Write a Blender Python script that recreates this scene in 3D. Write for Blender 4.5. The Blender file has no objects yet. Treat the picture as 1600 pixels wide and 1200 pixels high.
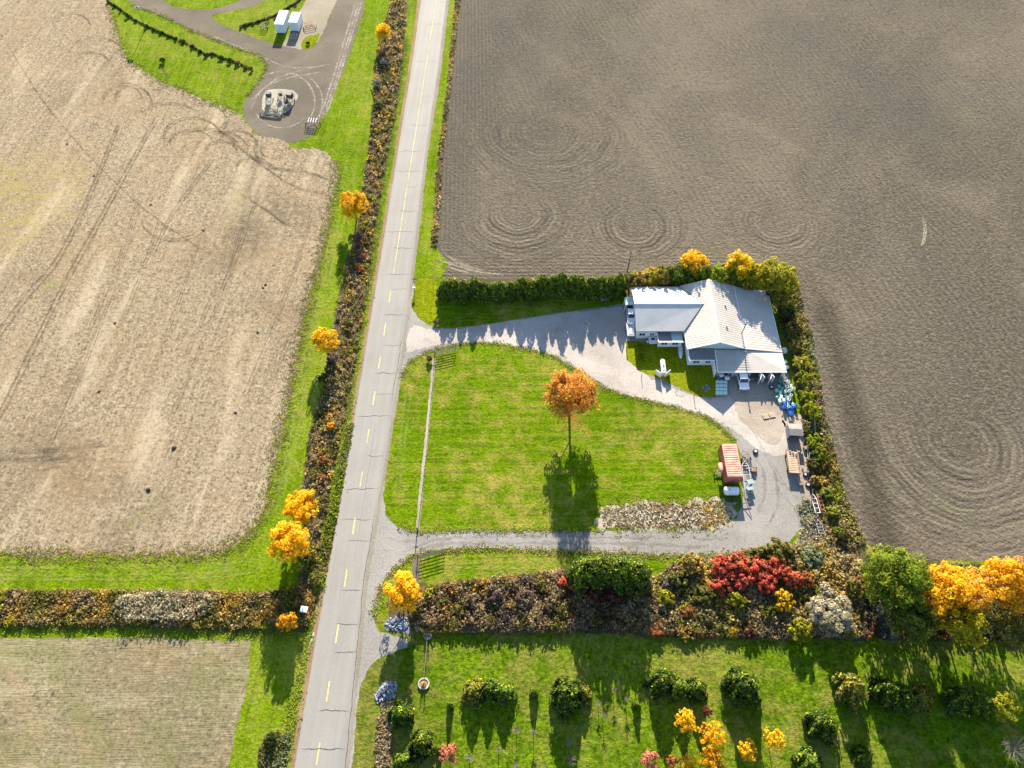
import bpy, math, random
import numpy as np
from mathutils import Vector, Matrix
R = math.radians
rnd = random.Random(11)
C = bpy.context.scene.collection
sc = bpy.context.scene

# ------------------------------------------------------------------ camera, sky, sun, exposure
CAM_H = 118.0; PITCH = R(58.3); FPX = 1150.0
cd = bpy.data.cameras.new('camera'); cam = bpy.data.objects.new('camera', cd); C.objects.link(cam)
cam.location = (0, 0, CAM_H); cam.rotation_euler = (math.pi/2 - PITCH, 0, 0)
cd.sensor_width = 36; cd.lens = FPX/1600*36; cd.clip_start = 1; cd.clip_end = 8000
sc.camera = cam
SUN_EL = R(21.5); SUN_AZ = R(0.9)
w = bpy.data.worlds.new('World'); sc.world = w; w.use_nodes = True
nt = w.node_tree
sky = nt.nodes.new('ShaderNodeTexSky'); sky.sky_type = 'NISHITA'; sky.sun_disc = False
sky.sun_elevation = SUN_EL; sky.sun_rotation = SUN_AZ; sky.altitude = 200; sky.dust_density = 0.6; sky.ozone_density = 1.8
bg = nt.nodes['Background']; bg.inputs[1].default_value = 0.08
nt.links.new(sky.outputs[0], bg.inputs[0])
sl = bpy.data.lights.new('sun', 'SUN'); sun = bpy.data.objects.new('sun', sl); C.objects.link(sun)
sl.energy = 5.0; sl.angle = R(0.5); sl.color = (1.0, 0.89, 0.72)
sdir = Vector((math.sin(SUN_AZ)*math.cos(SUN_EL), math.cos(SUN_AZ)*math.cos(SUN_EL), math.sin(SUN_EL)))
sun.rotation_euler = sdir.to_track_quat('Z', 'Y').to_euler()
sun.location = sdir*300
sc.view_settings.view_transform = 'Standard'; sc.view_settings.look = 'None'
sc.view_settings.gamma = 1; sc.view_settings.use_curve_mapping = False
sc.view_settings.exposure = 2.15
sc.render.engine = 'CYCLES'

# ------------------------------------------------------------------ helpers
def W(u, v, h=0.0):
    """point at height h that stands where the survey pixel (u, v) falls"""
    a = (u-800)/FPX; b = (v-600)/FPX
    dx = a; dy = math.cos(PITCH) - b*math.sin(PITCH); dz = -math.sin(PITCH) - b*math.cos(PITCH)
    t = (CAM_H-h)/(-dz)
    return (dx*t, dy*t, h)
def W2(u, v, h=0.0):
    p = W(u, v, h); return (p[0], p[1])
def PXM(v, h=0):   # pixels per metre across the picture
    a = W(800, v, h); b = W(900, v, h); return 100/(b[0]-a[0])

def srgb(r, g, b):
    f = lambda c: c/12.92 if c <= .04045 else ((c+.055)/1.055)**2.4
    return (f(r/255), f(g/255), f(b/255))

class NM:
    def __init__(s, name, rough=.9, spec=.2):
        s.m = bpy.data.materials.new(name); s.m.use_nodes = True; s.t = s.m.node_tree
        s.b = s.t.nodes['Principled BSDF']; s.out = s.t.nodes['Material Output']
        s.b.inputs['Roughness'].default_value = rough; s.b.inputs['Specular IOR Level'].default_value = spec
        s.pos = None
    def n(s, k): return s.t.nodes.new(k)
    def l(s, a, b):
        if hasattr(a, 'is_output') or isinstance(a, bpy.types.NodeSocket): s.t.links.new(a, b)
        else: b.default_value = a
    def P(s):
        if s.pos is None: s.pos = s.n('ShaderNodeNewGeometry').outputs['Position']
        return s.pos
    def obj(s):
        return s.n('ShaderNodeTexCoord').outputs['Object']
    def map(s, v, sc_=(1,1,1), rot=0, loc=(0,0,0)):
        if rot:      # turn first, then stretch
            t = s.n('ShaderNodeMapping'); s.l(v, t.inputs[0]); t.inputs['Rotation'].default_value = (0,0,rot); v = t.outputs[0]
        m = s.n('ShaderNodeMapping'); s.l(v, m.inputs[0]); m.inputs['Scale'].default_value = sc_
        m.inputs['Location'].default_value = loc; return m.outputs[0]
    def noise(s, v, scale, detail=3, rough=.55, dist=0):
        m = s.n('ShaderNodeTexNoise'); s.l(v, m.inputs['Vector']); m.inputs['Scale'].default_value = scale
        m.inputs['Detail'].default_value = detail; m.inputs['Roughness'].default_value = rough
        m.inputs['Distortion'].default_value = dist; return m.outputs[0]
    def voro(s, v, scale, out=0, feat='F1'):
        m = s.n('ShaderNodeTexVoronoi'); m.feature = feat; s.l(v, m.inputs['Vector']); m.inputs['Scale'].default_value = scale; return m.outputs[out]
    def M(s, op, a, b=0.0, c=0.0):
        m = s.n('ShaderNodeMath'); m.operation = op
        s.l(a, m.inputs[0]); s.l(b, m.inputs[1])
        if op in ('MULTIPLY_ADD','SMOOTH_MIN','WRAP','COMPARE'): s.l(c, m.inputs[2])
        return m.outputs[0]
    def rng(s, v, a, b, c=0.0, d=1.0):
        m = s.n('ShaderNodeMapRange'); s.l(v, m.inputs[0])
        for i, x in enumerate((a,b,c,d)): m.inputs[i+1].default_value = x
        return m.outputs[0]
    def mix(s, f, a, b, mode='MIX'):
        m = s.n('ShaderNodeMix'); m.data_type = 'RGBA'; m.blend_type = mode
        s.l(f, m.inputs[0])
        for x, k in ((a,6),(b,7)):
            if isinstance(x, (tuple, list)): m.inputs[k].default_value = (*x[:3], 1)
            else: s.t.links.new(x, m.inputs[k])
        return m.outputs[2]
    def xyz(s, v):
        m = s.n('ShaderNodeSeparateXYZ'); s.l(v, m.inputs[0]); return m.outputs
    def dist(s, c, warp=None):
        m = s.n('ShaderNodeVectorMath'); m.operation = 'DISTANCE'; s.l(s.P(), m.inputs[0]); m.inputs[1].default_value = c
        return m.outputs['Value']
    def col(s, c):
        if isinstance(c, (tuple, list)): s.b.inputs['Base Color'].default_value = (*c[:3], 1)
        else: s.t.links.new(c, s.b.inputs['Base Color'])
        return s
    def bump(s, h, strength=.5, dist=.1):
        m = s.n('ShaderNodeBump'); m.inputs['Strength'].default_value = strength; m.inputs['Distance'].default_value = dist
        s.l(h, m.inputs['Height']); s.t.links.new(m.outputs[0], s.b.inputs['Normal']); return s

MATS = {}
def plain(name, c, rough=.7, spec=.3, var=.18, scale=2.0, metal=0, bump=0):
    if name in MATS: return MATS[name]
    k = NM(name, rough, spec); p = k.obj()
    f = k.noise(p, scale, 4)
    d = tuple(x*(1-var) for x in c); e = tuple(min(1, x*(1+var*.6)) for x in c)
    k.col(k.mix(k.rng(f, .35, .65), d, e)); k.b.inputs['Metallic'].default_value = metal
    if bump: k.bump(k.noise(p, scale*6, 3), bump, .02)
    MATS[name] = k.m; return k.m

def leaf_mat(name='leaves', trans=.45):
    if name in MATS: return MATS[name]
    k = NM(name, .75, .15)
    a = k.n('ShaderNodeAttribute'); a.attribute_name = 'tint'
    oi = k.n('ShaderNodeObjectInfo')
    hs = k.n('ShaderNodeHueSaturation'); k.l(a.outputs['Color'], hs.inputs['Color'])
    k.l(k.rng(oi.outputs['Random'], 0, 1, .494, .506), hs.inputs['Hue'])
    k.l(k.rng(oi.outputs['Random'], 0, 1, .88, 1.12), hs.inputs['Value'])
    k.col(hs.outputs[0])
    tr = k.n('ShaderNodeBsdfTranslucent'); k.l(hs.outputs[0], tr.inputs[0])
    mx = k.n('ShaderNodeMixShader'); mx.inputs[0].default_value = trans
    k.t.links.new(k.b.outputs[0], mx.inputs[1]); k.t.links.new(tr.outputs[0], mx.inputs[2])
    k.t.links.new(mx.outputs[0], k.out.inputs[0])
    MATS[name] = k.m; return k.m

# ---- object bookkeeping
def tag(o, label=None, cat=None, group=None, kind=None):
    if label: o['label'] = label
    if cat: o['category'] = cat
    if group: o['group'] = group
    if kind: o['kind'] = kind
    return o
def thing(name, label, cat, loc=(0,0,0), rz=0, group=None):
    o = bpy.data.objects.new(name, None); o.empty_display_size = .5; C.objects.link(o)
    o.location = loc; o.rotation_euler = (0,0,rz); return tag(o, label, cat, group)
def copy_tree(o, parent=None):
    c = o.copy(); C.objects.link(c)
    if parent is not None: c.parent = parent
    for ch in list(o.children): copy_tree(ch, c)
    return c
ORD = ['', 'first','second','third','fourth','fifth','sixth','seventh','eighth','ninth','tenth','eleventh','twelfth','thirteenth','fourteenth','fifteenth','sixteenth','seventeenth','eighteenth','nineteenth','twentieth','twenty-first','twenty-second','twenty-third','twenty-fourth']

class MB:
    def __init__(s): s.v = []; s.f = []
    def add(s, vs, fs):
        n = len(s.v); s.v += [tuple(x) for x in vs]; s.f += [tuple(i+n for i in f) for f in fs]; return s
    def box(s, c, d, rz=0, rx=0, ry=0):
        x, y, z = d[0]/2, d[1]/2, d[2]/2
        m = Matrix.Translation(c) @ Matrix.Rotation(rz,4,'Z') @ Matrix.Rotation(ry,4,'Y') @ Matrix.Rotation(rx,4,'X')
        vs = [m @ Vector(p) for p in ((-x,-y,-z),(x,-y,-z),(x,y,-z),(-x,y,-z),(-x,-y,z),(x,-y,z),(x,y,z),(-x,y,z))]
        return s.add(vs, [(0,3,2,1),(4,5,6,7),(0,1,5,4),(1,2,6,5),(2,3,7,6),(3,0,4,7)])
    def tube(s, a, b, r0, r1=None, n=8, cap=True):
        r1 = r0 if r1 is None else r1; a = Vector(a); b = Vector(b); d = (b-a)
        q = d.to_track_quat('Z','Y') if d.length > 1e-6 else Matrix.Identity(3).to_quaternion()
        vs = []
        for P, r in ((a,r0),(b,r1)):
            for i in range(n):
                t = 2*math.pi*i/n; vs.append(P + q @ Vector((math.cos(t)*r, math.sin(t)*r, 0)))
        fs = [(i, (i+1)%n, n+(i+1)%n, n+i) for i in range(n)]
        if cap: fs += [tuple(range(n))[::-1], tuple(range(n, 2*n))]
        return s.add(vs, fs)
    def lathe(s, a, axis, prof, n=12):
        """prof = [(distance along axis, radius)]"""
        a = Vector(a); q = Vector(axis).to_track_quat('Z','Y'); vs = []; fs = []
        for (t, r) in prof:
            for i in range(n):
                g = 2*math.pi*i/n; vs.append(a + q @ Vector((math.cos(g)*r, math.sin(g)*r, t)))
        for k in range(len(prof)-1):
            for i in range(n): fs.append((k*n+i, k*n+(i+1)%n, (k+1)*n+(i+1)%n, (k+1)*n+i))
        fs += [tuple(range(n))[::-1], tuple(range((len(prof)-1)*n, len(prof)*n))]
        return s.add(vs, fs)
    def slab(s, pts, th):
        """a slab of thickness th hanging below the polygon pts"""
        n = len(pts); vs = [tuple(p) for p in pts] + [(p[0],p[1],p[2]-th) for p in pts]
        return s.add(vs, [tuple(range(n)), tuple(range(2*n-1, n-1, -1))] + [(i, n+i, n+(i+1)%n, (i+1)%n) for i in range(n)])
    def build(s, name, mat, parent=None, smooth=False, kind=None, label=None):
        me = bpy.data.meshes.new(name); me.from_pydata(s.v, [], s.f); me.update()
        if smooth: me.polygons.foreach_set('use_smooth', [True]*len(me.polygons))
        me.materials.append(mat); o = bpy.data.objects.new(name, me); C.objects.link(o)
        if parent is not None: o.parent = parent
        if kind: o['kind'] = kind
        if label: o['label'] = label
        return o

# ------------------------------------------------------------------ ground sheets
npr = np.random.RandomState(5)
def rough_outline(pts, step=.6, amp=.3, closed=True, seed=0):
    r = random.Random(seed); out = []; n = len(pts); drift = 0
    for i in range(n if closed else n-1):
        a = Vector(pts[i]); b = Vector(pts[(i+1)%n]); d = b-a; L = d.length
        if L < 1e-6: continue
        nrm = Vector((-d.y, d.x))/L; k = max(1, int(L/step)) if L < 300 else max(1, int(L/6))
        for j in range(k):
            drift = drift*.8 + r.uniform(-1,1)*.5
            out.append(a + d*(j/k) + nrm*(drift*.6 + r.uniform(-.5,.5))*amp)
    return out
def smooth_poly(pts, it=2):
    for _ in range(it):
        q = []
        for i in range(len(pts)):
            a = Vector(pts[i]); b = Vector(pts[(i+1)%len(pts)])
            q += [a*.75+b*.25, a*.25+b*.75]
        pts = q
    return pts
def sheet(name, px, z, mat, amp=.3, step=.5, smooth=0, seed=0, kind='structure'):
    pts = [Vector(W2(*p)) for p in px]
    if smooth: pts = smooth_poly(pts, smooth)
    if amp: pts = rough_outline(pts, step, amp, True, seed)
    me = bpy.data.meshes.new(name)
    from mathutils.geometry import tessellate_polygon
    vs = [(p.x, p.y, z) for p in pts]
    tris = tessellate_polygon([[Vector(v) for v in vs]])
    fs = []
    for t in tris:
        a, b, c = (Vector(vs[i]) for i in t)
        fs.append(t if (b-a).cross(c-a).z > 0 else (t[0], t[2], t[1]))
    me.from_pydata(vs, [], fs); me.update(); me.materials.append(mat)
    o = bpy.data.objects.new(name, me); C.objects.link(o); o['kind'] = kind; return o
def ribbons(name, lines, z, mat, parent=None, world=False, kind='structure', jitter=.05, wob=0, dz=.001, taper=True):
    """lines: list of (pixel polyline, width m)"""
    vs = []; fs = []; uv = []; r = random.Random(len(lines))
    for li, (pl, wd) in enumerate(lines):
        pts = [Vector(p) if world else Vector(W2(*p)) for p in pl]
        # subdivide (catmull-rom)
        q = []
        for i in range(len(pts)-1):
            p0 = pts[max(0,i-1)]; p1 = pts[i]; p2 = pts[i+1]; p3 = pts[min(len(pts)-1,i+2)]
            k = max(2, int((p2-p1).length/.8))
            for j in range(k):
                t = j/k
                q.append(.5*((2*p1)+(-p0+p2)*t+(2*p0-5*p1+4*p2-p3)*t*t+(-p0+3*p1-3*p2+p3)*t**3))
        q.append(pts[-1])
        n0 = len(vs)
        for i, p in enumerate(q):
            d = (q[min(i+1,len(q)-1)]-q[max(i-1,0)]); d = d/(d.length or 1); nn = Vector((-d.y,d.x))
            ww = wd*(.5+r.uniform(-jitter,jitter)*3)
            off = nn*r.uniform(-wob, wob)
            a = p+off+nn*ww; b = p+off-nn*ww; vs += [(a.x,a.y,z+li*dz),(b.x,b.y,z+li*dz)]; e_ = min(1, i/4, (len(q)-1-i)/4) if taper else 1; uv += [(-1,e_,0),(1,e_,0)]
        for i in range(len(q)-1): k = n0+2*i; fs.append((k, k+1, k+3, k+2))
    me = bpy.data.meshes.new(name); me.from_pydata(vs, [], fs); me.update(); me.materials.append(mat)
    me.attributes.new('across', 'FLOAT_VECTOR', 'POINT').data.foreach_set('vector', [c for t in uv for c in t])
    o = bpy.data.objects.new(name, me); C.objects.link(o)
    if kind: o['kind'] = kind
    if parent is not None: o.parent = parent
    return o

# ---- ground materials
def grass_mat(name, c_lo, c_hi, c_dry, dry=.3, mow=None, bs=.8, fine=2.2):
    k = NM(name, 1.0, .02); p = k.P()
    big = k.noise(p, .035, 3, .5); mid = k.noise(p, .35, 4, .6); f = k.noise(p, fine, 4, .75)
    base = k.mix(k.rng(f, .36, .62), c_lo, c_hi)
    pt = k.noise(k.map(p, (1,.5,1)), .09, 5, .65, .8); base = k.mix(k.rng(pt, .42, .62, 0, .55), base, tuple(x*.72 for x in c_lo)); k2 = k.noise(p, .9, 4, .7); base = k.mix(k.rng(k2, .54, .7, 0, .5), base, tuple(min(1,x*1.35) for x in c_hi)); base = k.mix(k.rng(k2, .46, .32, 0, .55), base, tuple(x*.6 for x in c_lo))
    base = k.mix(k.M('MULTIPLY', k.rng(k.M('ADD', k.M('MULTIPLY', mid, .6), k.M('MULTIPLY', big, .6)), .55, .80), dry), base, c_dry)
    if mow is not None:
        ang, per, amt = mow
        q = k.map(p, (1,1,1), -ang); x = k.xyz(q)
        wv = k.M('SINE', k.M('ADD', k.M('MULTIPLY', x[0], 2*math.pi/per), k.M('MULTIPLY', k.noise(p, .15, 2), 5)))
        st = k.noise(k.map(p, (2.2, .06, 1), ang), 1.0, 3)
        base = k.mix(k.rng(k.M('ADD', k.M('MULTIPLY', wv, .25), st), .3, .85, 0, amt), base, c_hi)
        dark = tuple(x*.55 for x in c_lo)
        base = k.mix(k.rng(st, .5, .3, 0, amt*.8), base, dark)
    sp = k.voro(k.map(p, (1,1,1)), 2.6)
    base = k.mix(k.rng(sp, .55, .75, 0, .35), base, tuple(x*.4 for x in c_lo))
    k.col(base)
    h = k.M('ADD', k.M('MULTIPLY', f, 1.0), k.M('MULTIPLY', mid, .5))
    k.bump(h, bs, .22); MATS[name] = k.m; return k.m
GR = dict(lo=(.046,.096,.002), hi=(.128,.192,.003), dry=(.20,.17,.035))
m_lawn = grass_mat('mown lawn grass', GR['lo'], GR['hi'], (.27,.20,.055), 1.1, mow=(R(90), 1.6, .5))
m_verge = grass_mat('roadside grass', (.056,.108,.002), (.145,.212,.003), (.24,.21,.05), .7, mow=(R(3), 2.4, .35))
m_nurs = grass_mat('coarse nursery grass', (.032,.070,.003), (.122,.182,.005), (.22,.17,.05), .75, bs=1.0, fine=1.3)
m_patch = grass_mat('bright lawn grass', (.10,.135,.002), (.18,.20,.004), (.22,.18,.03), .3, mow=(0,1.2,.3))

def plow_mat():
    k = NM('ploughed soil', 1.0, .05); p = k.P(); x = k.xyz(p)
    wn = k.noise(p, .08, 2); warp = k.M('MULTIPLY', k.M('SUBTRACT', wn, .5), 3.0)
    big = k.noise(k.map(p, (1,.6,1), R(20)), .018, 5, .6, .6)
    f = k.noise(p, 1.5, 5, .8); clod = k.voro(p, 2.2)
    # furrow field: default rows, then rings where the tractor turned
    q = k.map(p, (1,1,1), R(-18)); qx = k.xyz(q)
    rows = k.M('MULTIPLY', k.M('SINE', k.M('MULTIPLY', k.M('ADD', qx[0], warp), 2*math.pi/1.35)), k.rng(k.noise(p, .06, 3, .6), .4, .62, .03, .2))
    tot = rows
    def ring(tot, u, v, r0, r1, s, amp):
        c = W(u, v); d = k.M('ADD', k.dist((c[0], c[1], 0)), k.M('MULTIPLY', k.M('SUBTRACT', k.noise(p, .07, 3), .5), 4.5))
        wv = k.M('MULTIPLY', k.M('SINE', k.M('MULTIPLY', d, 2*math.pi/s)), amp)
        wv = k.M('ADD', wv, k.M('MULTIPLY', k.M('SINE', k.M('MULTIPLY', d, 2*math.pi/(s*3.3))), amp*.8))
        wv = k.M('MULTIPLY', wv, k.rng(k.noise(p, .2, 3, .6), .38, .6, .15, 1))
        wv = k.M('MULTIPLY', wv, k.rng(d, 1.5, 4.5, .1, 1))
        m_ = k.M('MULTIPLY', k.rng(d, r0, r1, 1, 0), k.rng(k.M('ADD', k.M('SUBTRACT', x[1], c[1]), k.M('MULTIPLY', k.noise(p,.1,2), 8)), 2, 10, 1, .12))
        mm = k.n('ShaderNodeMix'); mm.data_type = 'FLOAT'; k.l(m_, mm.inputs[0]); k.l(tot, mm.inputs[2]); k.l(wv, mm.inputs[3]); return mm.outputs[0]
    # headland rows beside the road and along the hedge
    a = W2(700, 0); b = W2(690, 350); ang = math.atan2(a[0]-b[0], a[1]-b[1])
    hx = k.xyz(k.map(p, (1,1,1), ang, ))[0]
    bx = (b[0]*math.cos(ang) - b[1]*math.sin(ang))
    hd = k.M('SUBTRACT', hx, bx)
    hw = k.M('MULTIPLY', k.M('SINE', k.M('MULTIPLY', hd, 2*math.pi/.95)), .26)
    mm = k.n('ShaderNodeMix'); mm.data_type = 'FLOAT'; k.l(k.rng(hd, 8, 16, 1, 0), mm.inputs[0]); k.l(tot, mm.inputs[2]); k.l(hw, mm.inputs[3]); tot = mm.outputs[0]
    yb = W2(800, 425)[1]
    dd = k.M('SUBTRACT', x[1], yb); ew = k.M('MULTIPLY', k.M('SINE', k.M('MULTIPLY', dd, 2*math.pi/.95)), .26)
    mm = k.n('ShaderNodeMix'); mm.data_type = 'FLOAT'; k.l(k.M('MULTIPLY', k.rng(dd, 3, 9, 1, 0), k.rng(x[0], 50, 66, 1, 0)), mm.inputs[0]); k.l(tot, mm.inputs[2]); k.l(ew, mm.inputs[3]); tot = mm.outputs[0]
    tot = ring(tot, 850, 205, 15, 28, 1.2, .28)
    tot = ring(tot, 812, 338, 6, 18, 1.1, .6)
    tot = ring(tot, 995, 352, 5, 15, 1.1, .6)
    tot = ring(tot, 1212, 350, 5, 14, 1.1, .55)
    tot = ring(tot, 1500, 690, 16, 30, 1.25, .45)
    e = W2(1290, 640); e2 = W2(1380, 860)
    # colour
    lo = (.066,.056,.043); hi = (.110,.093,.069); pale = (.158,.134,.095); dk = (.036,.031,.026)
    c = k.mix(k.rng(big, .40, .60), lo, hi); b2 = k.noise(k.map(p, (1.6,.7,1), R(-25)), .03, 5, .65, 1.0); c = k.mix(k.rng(b2, .52, .68, 0, .5), c, (.060,.055,.050)); c = k.mix(k.rng(b2, .46, .34, 0, .35), c, (.16,.135,.095))
    c = k.mix(k.rng(f, .48, .66, 0, .8), c, pale); g3 = k.noise(p, .8, 5, .8); c = k.mix(k.rng(g3, .53, .68, 0, .5), c, pale); c = k.mix(k.rng(g3, .47, .34, 0, .65), c, dk)
    c = k.mix(k.rng(k.M('ADD', f, k.M('MULTIPLY', clod, .35)), .60, .38, 0, .65), c, dk)
    c = k.mix(k.rng(tot, .03, .6, 0, .55), c, pale)
    c = k.mix(k.rng(tot, -.03, -.6, 0, .6), c, dk)
    gr = k.noise(p, .03, 4, .6); c = k.mix(k.rng(gr, .6, .72, 0, .25), c, (.11,.11,.055))
    # damp hollows near the road and in the middle of the field
    for (u_,v_,rr,am) in ((805,40,20,.5),(800,130,17,.45),(830,210,10,.35),(1000,70,10,.4),(1255,60,14,.45),(1400,150,16,.4),(1440,215,15,.45),(1330,190,10,.3)):
        c_ = W(u_,v_); d_ = k.M('ADD', k.dist((c_[0],c_[1],0)), k.M('MULTIPLY', k.M('SUBTRACT', k.noise(p,.07,4,.6),.5), 30))
        c = k.mix(k.rng(d_, rr*.2, rr*1.2, am*.6, 0), c, (.050,.048,.046))
    # damp dark band beside the yard
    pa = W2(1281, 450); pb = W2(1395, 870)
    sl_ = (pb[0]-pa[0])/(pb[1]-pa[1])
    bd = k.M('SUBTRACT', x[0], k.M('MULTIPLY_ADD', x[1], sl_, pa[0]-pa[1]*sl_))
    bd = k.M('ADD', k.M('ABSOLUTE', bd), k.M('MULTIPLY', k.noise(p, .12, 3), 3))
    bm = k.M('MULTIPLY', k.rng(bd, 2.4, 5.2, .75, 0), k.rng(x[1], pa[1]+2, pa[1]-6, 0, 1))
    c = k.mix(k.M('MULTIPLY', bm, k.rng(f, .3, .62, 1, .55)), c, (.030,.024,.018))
    # tillage haze by the road
    c = k.mix(k.rng(k.M('ADD', hd, k.M('MULTIPLY', big, 8)), 8, 15, .30, 0), c, (.070,.060,.052))
    k.col(c)
    hgt = k.M('ADD', k.M('MULTIPLY', f, .9), k.M('MULTIPLY', tot, .28)); hgt = k.M('ADD', hgt, k.M('MULTIPLY', clod, -.4))
    k.bump(hgt, .9, .26); return k.m
m_plow = plow_mat()

def stubble_mat(name, c1, c2, c3, green, ang, per, amt=.5, gt=.6):
    k = NM(name, 1.0, .05); p = k.P()
    big = k.noise(p, .03, 4, .6, .5); f = k.noise(p, 1.9, 5, .8)
    st = k.noise(k.map(p, (1.3, .035, 1), ang), 1.0, 4, .6); st2 = k.noise(k.map(p, (4.5,.3,1), ang), 1.0, 2)
    c = k.mix(k.rng(st, .35, .65), c1, c2)
    c = k.mix(k.rng(f, .42, .62, 0, .65), c, c3)
    c = k.mix(k.rng(f, .50, .34, 0, .85), c, tuple(x*.36 for x in c1))
    c = k.mix(k.rng(big, .52, .66, 0, .6), c, tuple(x*.72 for x in c1)); c = k.mix(k.rng(k.noise(p, .06, 5, .7, .5), .48, .64, 0, .4), c, (.24,.165,.09)); c = k.mix(k.rng(k.noise(k.map(p,(1.2,.25,1),ang), .12, 4, .6), .54, .68, 0, .5), c, tuple(min(1,x*1.15) for x in c3))
    g3 = k.noise(p, .85, 5, .8); c = k.mix(k.rng(g3, .54, .68, 0, .55), c, tuple(min(1,x*1.25) for x in c3)); c = k.mix(k.rng(g3, .47, .33, 0, .7), c, tuple(x*.45 for x in c1))
    if 'maize' in name:
        wp = W(10,318); dd_ = k.M('ADD', k.dist((wp[0],wp[1],0)), k.M('MULTIPLY', k.noise(p, .12, 4, .7), 18)); c = k.mix(k.M('MULTIPLY', k.rng(dd_, 17, 30, .5, 0), k.rng(k.noise(k.map(p,(1,.4,1),R(60)), .4, 4, .7), .42, .6, 0, 1)), c, (.24,.20,.05))
    g2 = k.noise(p, .07, 4, .65); c = k.mix(k.M('MULTIPLY', k.rng(g2, gt, gt+.12, 0, .6), k.rng(f, .4, .6)), c, green)
    c = k.mix(k.rng(st2, .55, .8, 0, amt*.5), c, tuple(x*.6 for x in c1))
    sp = k.voro(p, .22); c = k.mix(k.M('MULTIPLY', k.rng(sp, .07, .03), k.rng(k.noise(p, .05, 2), .52, .6)), c, (.03,.022,.015))
    k.col(c); k.bump(k.M('ADD', f, k.M('MULTIPLY', st2, .5)), .7, .16); return k.m
angr = math.atan2(W2(627,350)[0]-W2(497,1180)[0], W2(627,350)[1]-W2(497,1180)[1])
m_stub = stubble_mat('maize stubble and chaff', (.138,.104,.064), (.222,.175,.113), (.33,.275,.19), (.13,.14,.03), R(6), 1, gt=.60)
m_hay = stubble_mat('cut bean stubble', (.125,.105,.058), (.20,.170,.098), (.27,.235,.15), (.10,.125,.03), R(90), 1, gt=.5)

def gravel_mat(name, c1, c2, c3, bs=.5):
    k = NM(name, .95, .1); p = k.P()
    big = k.noise(p, .09, 4, .6, .6); f = k.noise(p, 3.0, 4, .8); mid = k.noise(p, .5, 4, .6)
    c = k.mix(k.rng(big, .35, .65), c1, c2); c = k.mix(k.rng(f, .5, .72, 0, .6), c, c3)
    c = k.mix(k.rng(f, .46, .3, 0, .6), c, tuple(x*.6 for x in c1))
    c = k.mix(k.rng(mid, .58, .74, 0, .4), c, tuple(x*.7 for x in c1))
    k.col(c); k.bump(k.M('ADD', f, mid), bs, .08); return k.m
m_grav = gravel_mat('pale limestone gravel', (.26,.232,.205), (.36,.328,.295), (.44,.41,.375))
m_drive = gravel_mat('grey crushed gravel', (.165,.156,.142), (.225,.213,.195), (.31,.30,.28))
m_track = gravel_mat('dark earth track', (.080,.067,.050), (.118,.099,.074), (.165,.14,.105))
m_dirt = gravel_mat('bare pale brown dirt', (.20,.165,.13), (.30,.255,.21), (.38,.34,.29))
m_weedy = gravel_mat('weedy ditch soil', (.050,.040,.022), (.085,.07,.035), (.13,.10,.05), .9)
m_whitegr = gravel_mat('white stone chips', (.24,.22,.175), (.31,.29,.235), (.40,.37,.31))

def mark_mat(name, c1, c2, strength=.6, soft=2.0, wear=(.25,.38,.58)):
    """worn mark: patchy and thinning out to both sides, so the surface below shows through"""
    k = NM(name, .95, .1); p = k.P(); f = k.noise(p, 2.2, 4, .75); g = k.noise(p, .25, 3, .6)
    k.col(k.mix(f, c1, c2)); a = k.n('ShaderNodeAttribute'); a.attribute_name = 'across'
    x = k.xyz(a.outputs['Vector']); e = k.M('SUBTRACT', 1, k.M('POWER', k.M('ABSOLUTE', x[0]), soft))
    al = k.M('MULTIPLY', k.M('MULTIPLY', e, x[1]), k.M('MULTIPLY', k.rng(f, wear[1], wear[2], wear[0]*.8, 1), k.rng(g, .35, .6, .25+wear[0]*.5, 1)))
    k.l(k.M('MULTIPLY', al, strength), k.b.inputs['Alpha']); return k.m
def road_mat():
    k = NM('worn grey asphalt', .85, .25); p = k.P()
    q = k.map(p, (1,1,1), -(-angr)); 
    f = k.noise(p, 4, 4, .7); big = k.noise(p, .12, 4, .6)
    a = k.xyz(k.map(p, (1,1,1), angr)); 
    cx = W2(627,350); c0 = cx[0]*math.cos(angr) - cx[1]*math.sin(angr)
    d = k.M('SUBTRACT', a[0], c0)
    wheel = k.M('ABSOLUTE', k.M('SUBTRACT', k.M('ABSOLUTE', d), 1.75))
    wheel = k.M('ABSOLUTE', k.M('SUBTRACT', wheel, .85))
    c = k.mix(k.rng(big, .3, .7), (.178,.168,.150), (.215,.204,.184))
    c = k.mix(k.rng(f, .4, .75, 0, .5), c, (.255,.25,.235))
    c = k.mix(k.M('MULTIPLY', k.rng(wheel, .45, .0), .28), c, (.235,.232,.222))
    st = k.noise(k.map(p, (3.5,.06,1), angr), 1, 3); c = k.mix(k.rng(st, .5, .7, 0, .3), c, (.16,.155,.145))
    c = k.mix(k.rng(k.M('ABSOLUTE', d), 2.9, 3.3, 0, .35), c, (.17,.16,.145))
    ps = k.noise(k.map(p, (.25,.05,1), angr), 1, 2); c = k.mix(k.rng(ps, .60, .63, 0, .35), c, (.17,.168,.16))
    k.col(c); k.bump(f, .2, .02); return k.m
m_road = road_mat()
m_crack = mark_mat('open crack', (.05,.045,.04), (.09,.085,.08), 1.3, 8, (.6,.3,.5))
m_paint = mark_mat('faded yellow road paint', (.50,.42,.14), (.62,.54,.22), 1.0, 8, (.6,.3,.5))

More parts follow.
